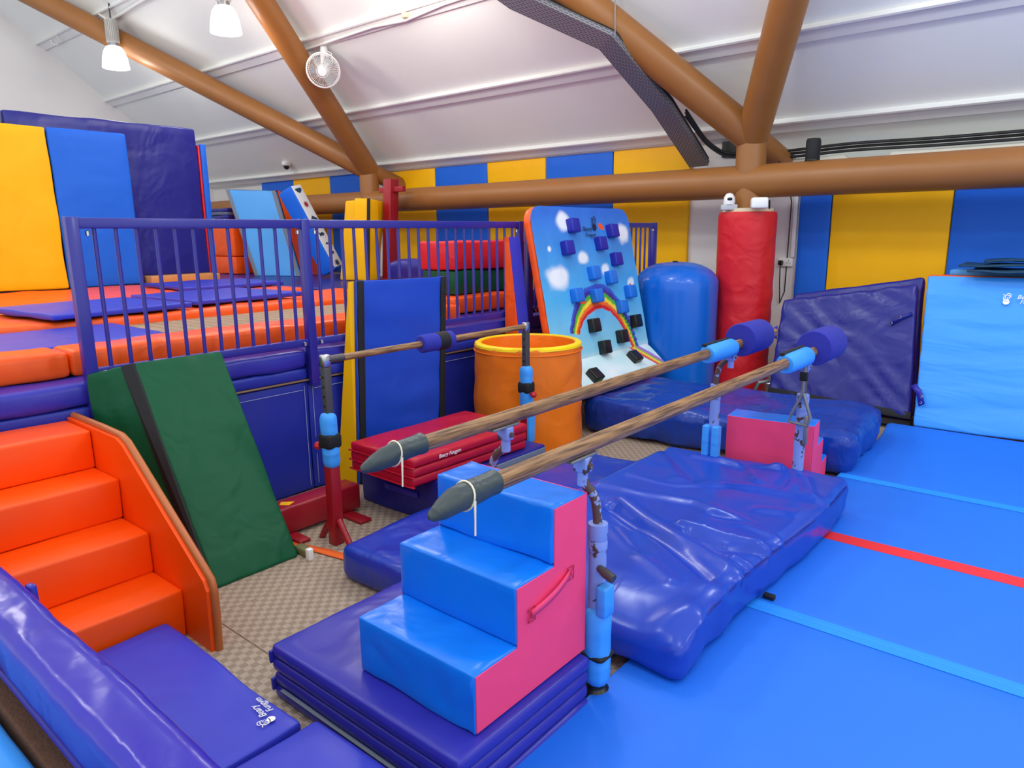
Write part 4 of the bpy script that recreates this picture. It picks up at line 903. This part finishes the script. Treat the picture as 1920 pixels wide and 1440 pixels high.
def wrk(q, nn):
    if nn.z < .1: return .012*noise.noise(Vector((q.x*7, q.y*7, q.z*6)))
    p = Vector((q.x+WC.x, q.y+WC.y)); h = 0
    for l, a, w in ridge:
        d = min(segd(p, l[0], l[1]), segd(p, l[1], l[2])); h += a*exp(-(d/w)**2)
    h += .012*noise.noise(Vector((q.x*2.5, q.y*2.5, 3)))+.006*noise.noise(Vector((q.x*6+q.y*3, q.y*5, 1)))
    return h
def wwarp(q):                                  # far left is a little slack, the near end sags down
    z = q.z
    if q.y < -.72: z = z*(1-.55*min(1, (-.72-q.y)/.33)**2*(1 if q.x < .2 else .75))
    return (q.x + .02*sin(q.y*3.1)+ (.03 if q.y > -.1 else 0)*0, q.y + .02*sin(q.x*4), z)
o = MB().rbox(-.565, .565, -1.03, 1.0, 0, .21, .055, (100, 170, 5), disp=wrk, warp=wwarp).build('crash_mat', vinyl('shiny_blue_wrinkle_vinyl', '1c42b4', .24, .07, 5, spec=.4))
o.location = WC+Vector((0, 0, .042)); tag(o, 'large wrinkled glossy blue crash mat beneath the parallel bars', 'mat')
sp_ = []
for i in range(60):
    yy = -.80+1.72*i/59; p = Vector(wwarp(Vector((.556, yy, .178)))); sp_.append(p+Vector((.006+.004*noise.noise(Vector((7, yy*7, 1))), 0, 0)))
MB().tube(sp_, .0035, 6).build('edge_seam', M_navy, o)
for q in (at(1440, 1118, z=.05),):
    MB().rbox(-.02, .03, -.015, .015, -.008, .012, .006, (1, 1, 1)).build('carry_handle', M_black, o).location = q-o.location
# box with stripe and red folded mat
t = thing('vaulting_box', 'navy foam box with grey stripe under the red folded mat', 'box', (-3.02, 3.05, 0))
MB().rbox(-.35, .36, -.47, .46, 0, .265, .015, (8, 8, 4), .006, 4).build('body', M_navy, t)
MB().rbox(.358, .368, -.46, .45, .185, .25, .003, (1, 6, 1)).build('grey_stripe', M_grey, t)
MB().rbox(-.12, .16, -.482, -.472, .13, .165, .004, (3, 1, 1)).build('carry_handle', M_royal, t)
t = thing('folded_panel_mat', 'red folded panel mat lying on the navy foam box', 'mat', (-2.98, 2.92, .268), rz=-.02)
for i in range(3):
    MB().rbox(-.27, .27+(.005*i), -.5, .45, i*.055+.0, i*.055+.052, .016, (10, 12, 2), .004, 5, i).build('panel', M_red, t)
for i in range(3): MB().rbox(-.278, .283, -.508, -.49, i*.055-.001, i*.055+.006, .002, (4, 1, 1)).build('seam_flange', M_red, t)
text('Beary Fungym', .03, M_white, 'printed_lettering', t, frame((.288, -.32, .128), (0, 1, 0), (0, 0, 1)), shear=.3)
# ================================================================== HIGH BAR
hb = thing('high_bar', 'low training bar with wooden rail and dark red steel legs', 'gymnastic bar', (-2.97, 2.9, 0))
for Y, n_ in ((2.09, 0), (3.70, 1)):
    wpart('lower_post', MB().rbox(-3.0, -2.94, Y-.03, Y+.03, 0, .52, .005, (1, 1, 1)), M_redp, hb)
    wpart('inner_post', MB().rbox(-2.99, -2.95, Y-.02, Y+.02, .5, .95, .004, (1, 1, 1)), M_dgrey, hb)
    L0 = hb.location
    for i in range(6):
        wpart('pin_hole', MB().tube([(-2.951, Y-.0201, .64+i*.05), (-2.97, Y-.0206, .64+i*.05)], .006, 8), M_blk2, hb) if 0 else wpart('pin_hole', MB().tube([(-2.97, Y-.0215, .65+i*.05), (-2.97, Y-.018, .65+i*.05)], .0065, 10), M_blk2, hb)
    wpart('bar_joint', MB().rbox(-2.99, -2.95, Y-.025, Y+.025, .95, 1.015, .01, (1, 1, 1)), M_chrome, hb)
    wpart('foot_beam', MB().rbox(-3.3, -2.64, Y-.03, Y+.03, 0, .035, .006, (1, 1, 1)), M_redp, hb) if n_ else None
    for s_ in ((1, -1) if not n_ else ()):
        wpart('brace', MB().tube([(-2.97+s_*.03, Y, .14), (-2.97+s_*.13, Y-.0, .0)], .018, 10), M_redp, hb)
    q = MB().rbox(-.042, .042, -.04, .04, .42, .72, .034, (3, 3, 6), .006, 9, n_); q.v = [p+Vector((-2.965, Y-.004, 0)) for p in q.v]; wpart('foam_wrap', q, M_lblue, hb)
    q = MB().rbox(-.047, .047, -.045, .045, .53, .61, .018, (3, 3, 1), .002); q.v = [p+Vector((-2.965, Y-.004, 0)) for p in q.v]; wpart('black_strap', q, M_black, hb)
    wpart('red_knob', MB().lathe([(.002, -.022), (.016, -.016), (.022, 0), (.016, .016), (.002, .022)], (-3.05 if not n_ else -2.89, Y-.02, .53), 16, False, False), mat('red_knob', 'c01020', .25), hb)
    wpart('knob_stem', MB().tube([(-3.05 if not n_ else -2.89, Y-.02, .53), (-2.97, Y-.01, .53)], .008, 8), M_redp, hb)
if 1:
    q = MB().rbox(-.04, .045, -.03, .045, .18, .47, .018, (3, 3, 6), .006, 9, 5); q.v = [p+Vector((-2.965, 3.70, 0)) for p in q.v]; wpart('foam_wrap', q, M_lblue, hb)
wpart('wooden_rail', MB().tube([(-2.97, 2.1, .985), (-2.97, 3.70, .985)], .0185, 16), M_wood, hb)
for y0, y1 in ((2.1, 2.2),): wpart('rail_ferrule', MB().tube([(-2.97, y0, .985), (-2.97, y1, .985)], .0205, 16), M_dgrey, hb)
wpart('foam_collar', MB().tube([(-2.97, 2.74, .985), (-2.97, 2.75, .985), (-2.97, 2.98, .985), (-2.97, 2.99, .985)], [.045, .052, .052, .045], 24), M_foam, hb)
wpart('collar_strap', MB().tube([(-2.97, 2.86, .985), (-2.97, 2.94, .985)], .054, 24), M_black, hb)
# red balance beam base on the floor
t = thing('low_beam', 'dark red boxed floor beam with yellow tape beside the bar post', 'beam', (-3.3, 1.9, 0))
MB().rbox(-.07, .07, .0, .56, .02, .17, .012, (1, 1, 1)).build('beam_body', M_redp, t)
MB().rbox(-.1, .24, .42, .50, 0, .02, .006, (1, 1, 1)).build('foot_plate', M_redp, t); MB().rbox(-.1, .2, .05, .12, 0, .02, .006, (1, 1, 1)).build('foot_plate', M_redp, t)
MB().prism([(-.03, .10), (.0, .07), (.045, .1), (.02, .15), (-.01, .12)], .1702, .172, axis=2).build('tape_patch', M_yel, t, smooth=False)
# ratchet strap on the floor
t = thing('ratchet_strap', 'orange tie down strap on the floor around the bar foot', 'strap', (-2.95, 2.0, 0))
V = [Vector(p) for p in ((-.28, -.1, .004), (-.12, -.06, .006), (0, -.02, .004), (.12, .0, .005), (.27, .03, .004))]
mb = MB(); mb.add([v+Vector((0, s_*.028, 0)) for v in V for s_ in (-1, 1)], [(2*i, 2*i+1, 2*i+3, 2*i+2) for i in range(4)]); o = mb.build('webbing', mat('orange_webbing', 'f0641c', .7), t); sm = o.modifiers.new('th', 'SOLIDIFY'); sm.thickness = .003
MB().rbox(-.1, .0, -.12, -.07, .0, .04, .01, (2, 2, 1), .006, 20).build('ratchet', mat('olive_steel', '6d6a42', .5), t)
MB().rbox(.02, .05, -.13, -.1, 0, .06, .004, (1, 1, 1)).build('paper_tag', M_plastic, t)
# ================================================================== WEDGES AGAINST THE PLATFORM
t = thing('wedge_mat', 'dark green wedge mat with black strip leaning on the fence', 'wedge', (-3.3, 1.64, 0))
PR_ = [(.315, 0.0), (-.28, 1.0), (-.43, .955), (-.40, .0)]
def gw(q):
    u = q.x; v = q.z; a = Vector((PR_[0][0], PR_[0][1])).lerp(Vector((PR_[1][0], PR_[1][1])), v); b = Vector((PR_[3][0], PR_[3][1])).lerp(Vector((PR_[2][0], PR_[2][1])), v)
    c = a.lerp(b, u); return (c.x, q.y-.17*u*(.23-q.y)/.44, c.y)
dgr = lambda q, nn: (.010*noise.noise(Vector((q.y*6, q.z*5, 3)))+.006*noise.noise(Vector((q.y*16+q.z*9, q.z*8, 5)))) * (-1 if nn.x < -.5 else 0)
MB().rbox(0, 1, -.21, .23, 0, 1, .018, (10, 16, 26), amp=.006, fr=5, warp=gw).build('body', M_green, t)
q = MB(); sdir = Vector((-.595, 0, 1.0)).normalized()
q.add([gw(Vector(p)) for p in ((.015, -.218, .0), (.015, -.218, 1.0), (.26, -.218, 1.0), (.10, -.218, .0), (.015, -.205, .0), (.015, -.205, 1.0), (.26, -.205, 1.0), (.10, -.205, .0))], [(0, 1, 2, 3), (7, 6, 5, 4), (0, 4, 5, 1), (1, 5, 6, 2), (2, 6, 7, 3), (3, 7, 4, 0)]).build('black_strip', M_black, t, smooth=False)
# blue / yellow wedge
t = thing('wedge_mat', 'tall blue and yellow wedge with black edges behind the bar', 'wedge', (-3.6, 3.15, 0))
F0, F1, F2, F3 = at(672, 905, z=.0), at(826, 800, X=-3.60), at(835, 518, X=-3.655), at(668, 527, X=-3.655)
F0 = Vector((-3.40, 2.735, .0)); F1 = Vector((-3.40, 3.50, 0)); F2 = Vector((-3.63, 3.60, 1.305)); F3 = Vector((-3.63, 2.825, 1.315))
F0 = at(674, 905, X=-3.6); F0.z = 0; F1 = Vector((-3.6, 3.51, 0)); F3 = at(668, 527, X=-3.655); F2 = at(835, 518, X=-3.655)
dgw = lambda q, nn: .008*sin(q.z*22+q.x*6+3*noise.noise(q*2.5))*(.4+.6*noise.noise(q*1.7+Vector((4, 4, 4)))) if nn.y < -.5 else 0
L0 = t.location
wpart('blue_face', quadslab(MB(), (F0, F1, F2, F3), .025, (20, 1, 36), .008, .004, 4, 1, dgw), vinyl('cobalt_vinyl', '1546bc', .42, .2, 2), t)
for a, b, s_ in ((F0, F3, 1), (F1, F2, -1)):
    d_ = Vector((.014, s_*.004, 0)); e_ = Vector((.014, s_*.05, 0))
    wpart('black_edge', quadslab(MB(), (a+d_, a+e_, b+e_, b+d_) if s_ > 0 else (a+e_, a+d_, b+d_, b+e_), .026, (1, 1, 12), .002, .003), M_black, t)
sd = MB(); yo = .03
for y_, a, b in ((0, F0, F3), (1, F1, F2)):
    pass
G0, G1 = Vector((-3.765, 2.69, .0)), Vector((-3.70, 2.815, 1.305)); K0, K1 = Vector((-3.765, 3.50, 0)), Vector((-3.70, 3.62, 1.30))
sd.add([F0+Vector((-.026, 0, 0)), F3+Vector((-.026, 0, 0)), G1, G0, F1+Vector((-.026, 0, 0)), F2+Vector((-.026, 0, 0)), K1, K0], [(0, 1, 2, 3), (4, 7, 6, 5), (1, 5, 6, 2), (3, 2, 6, 7), (0, 3, 7, 4)])
wpart('yellow_body', sd, M_yel, t, smooth=False)
# ================================================================== ORANGE BARREL
t = thing('foam_barrel', 'round orange foam barrel with yellow rim behind the bar post', 'barrel', (-3.27, 4.10, 0))
er, ed, rz = .402, .402, radians(126)
H = .81
prof = [(.97, 0), (1, .02)] + [(1, .02+(H-.05)*i/16) for i in range(1, 17)] + [(1.0, H-.02), (.98, H)]
mb = MB().lathe(prof, (0, 0, 0), 64, True, False, ex=ed, ey=er, rot=rz)
def dent(p):
    r_ = p.xy.length
    if r_ < .05: return p
    n_ = Vector((p.x, p.y, 0)).normalized(); return p+n_*(.012*noise.noise(Vector((p.x*5, p.y*5, p.z*6)))+.006*noise.noise(Vector((p.x*12, p.y*12, p.z*9))))
mb.v = [dent(p) for p in mb.v]; mb.build('outer_wall', vinyl('barrel_orange_vinyl', 'f57a10', .4, .3, 4), t)
k2 = .86
mb = MB().lathe([(k2, .06), (k2, H-.02), (k2+.01, H)], (0, 0, 0), 64, True, False, ex=ed, ey=er, rot=rz); mb.f = [f[::-1] for f in mb.f]; mb.build('inner_wall', MATS['barrel_orange_vinyl'], t)
MB().lathe([(k2+.005, H-.004), (k2+.03, H+.006), (.95, H+.007), (.99, H-.004), (1.0, H-.02)], (0, 0, 0), 64, False, False, ex=ed, ey=er, rot=rz).build('rim', vinyl('rim_yellow_vinyl', 'ffd400', .45, .2), t)
MB().tube([Vector((cos(rz)*ed*1.004*cos(a)-sin(rz)*er*1.004*sin(a), sin(rz)*ed*1.004*cos(a)+cos(rz)*er*1.004*sin(a), H-.05)) for a in [2*pi*i/64 for i in range(65)]], .005, 6, False).build('rim_seam', MATS['barrel_orange_vinyl'], t)
# ================================================================== ORANGE STAIRS
t = thing('foam_staircase', 'orange padded staircase with worn side panel at the left', 'stairs', (-3.1, .8, 0))
for i in range(4):
    x1 = .385-.25*i; z1 = .205+.18*i
    MB().rbox(-.66, x1, -.35, .36, (z1-.18 if i else 0)+.0, z1, .012, (6, 8, 2), .004, 4, i).build('step', M_stair, t)
PP = [(.575, 0), (.585, .26), (.565, .30), (-.05, .73), (-.11, .75), (-.66, .755), (-.66, 0)]
MB().prism(PP, .362, .405, axis=1).build('side_panel', M_stair, t, smooth=False)
ed_ = MB(); ed_.tube([(p[0], .392, p[1]) for p in [(.578, .0), (.588, .15), (.588, .25), (.575, .295), (.53, .33), (-.05, .735), (-.11, .755), (-.3, .76), (-.66, .76)]], .016, 10)
ed_.build('worn_edge', M_tan, t)
# ================================================================== FOREGROUND AT THE LEFT
t = thing('exercise_mat', 'royal blue mat with white print at the foot of the stairs', 'mat', (-2.215, .75, 0))
MB().rbox(-.46, .46, -.5, .34, 0, .048, .012, (12, 12, 1), .004, 4).build('lower_panel', M_royal, t)
MB().rbox(-.48, .44, -.5, .325, .05, .105, .014, (20, 20, 1), .009, 4, 2).build('upper_panel', M_royal2, t)
lp = Vector(at(497, 1353, z=.112))-Vector(t.location)
emblem(M_white, 'printed_emblem', t, frame((lp.x, lp.y, .112), (-1, .05, 0), (-.05, -1, 0)), .045)
text('Beary', .032, M_white, 'printed_lettering', t, frame((lp.x-.022, lp.y+.022, .112), (-1, .05, 0), (-.05, -1, 0))); text('Fungym', .03, M_white, 'printed_lettering', t, frame((lp.x-.03, lp.y+.05, .112), (-1, .05, 0), (-.05, -1, 0)))
pad('exercise_mat', -1.73, -.9, .42, 1.1, 0.0, .13, M_royal2, 'plain royal blue mat at the bottom edge beside the panel mat', 'mat', amp=.006, r=.02)
t = thing('padded_handrail', 'thick glossy blue padded rail crossing the bottom left corner', 'handrail', (-1.6, .36, 0))
def hr(q, nn): return .004*noise.noise(Vector((q.x*6, q.y*9, q.z*9)))+.003*noise.noise(Vector((q.x*14+q.y*14, q.y*20, q.z*14)))
MB().rbox(-2.0, .9, -.062, .04, .785, .885, .022, (120, 8, 7), disp=hr).build('pad', vinyl('glossy_indigo_vinyl', '2c24a2', .22, .06, 9), t)
MB().tube([(-2, -.01, .83), (.9, -.01, .83)], .02, 10).build('rail', M_steelg, t)
for x in (-1.9, .8): MB().tube([(x, -.01, 0), (x, -.01, .8)], .02, 10).build('post', M_steelg, t)
MB().rbox(-.12, -.09, .042, .06, .80, .87, .006, (1, 1, 2), .004, 20).build('strap_end', M_royal, t)
t = thing('carpeted_ledge', 'brown carpeted ledge inside the padded rail at bottom left', 'ledge', (-1.6, .30, 0))
MB().rbox(-1.6, .6, -.018, .03, 0, .745, .006, (2, 1, 1)).build('carpet', mat('brown_carpet', '5a3a26', .95, bump=.8, scale=160, var=.3, var_scale=60, dist=.004), t)
MB().tube([(-1.6, .016, .748), (.6, .016, .748)], .006, 8).build('blue_piping', M_royal, t)
pad('exercise_mat', -3.0, -.9, -.2, .278, .3, .745, M_lblue, 'light blue mat at the extreme bottom left corner', 'mat', amp=.004)
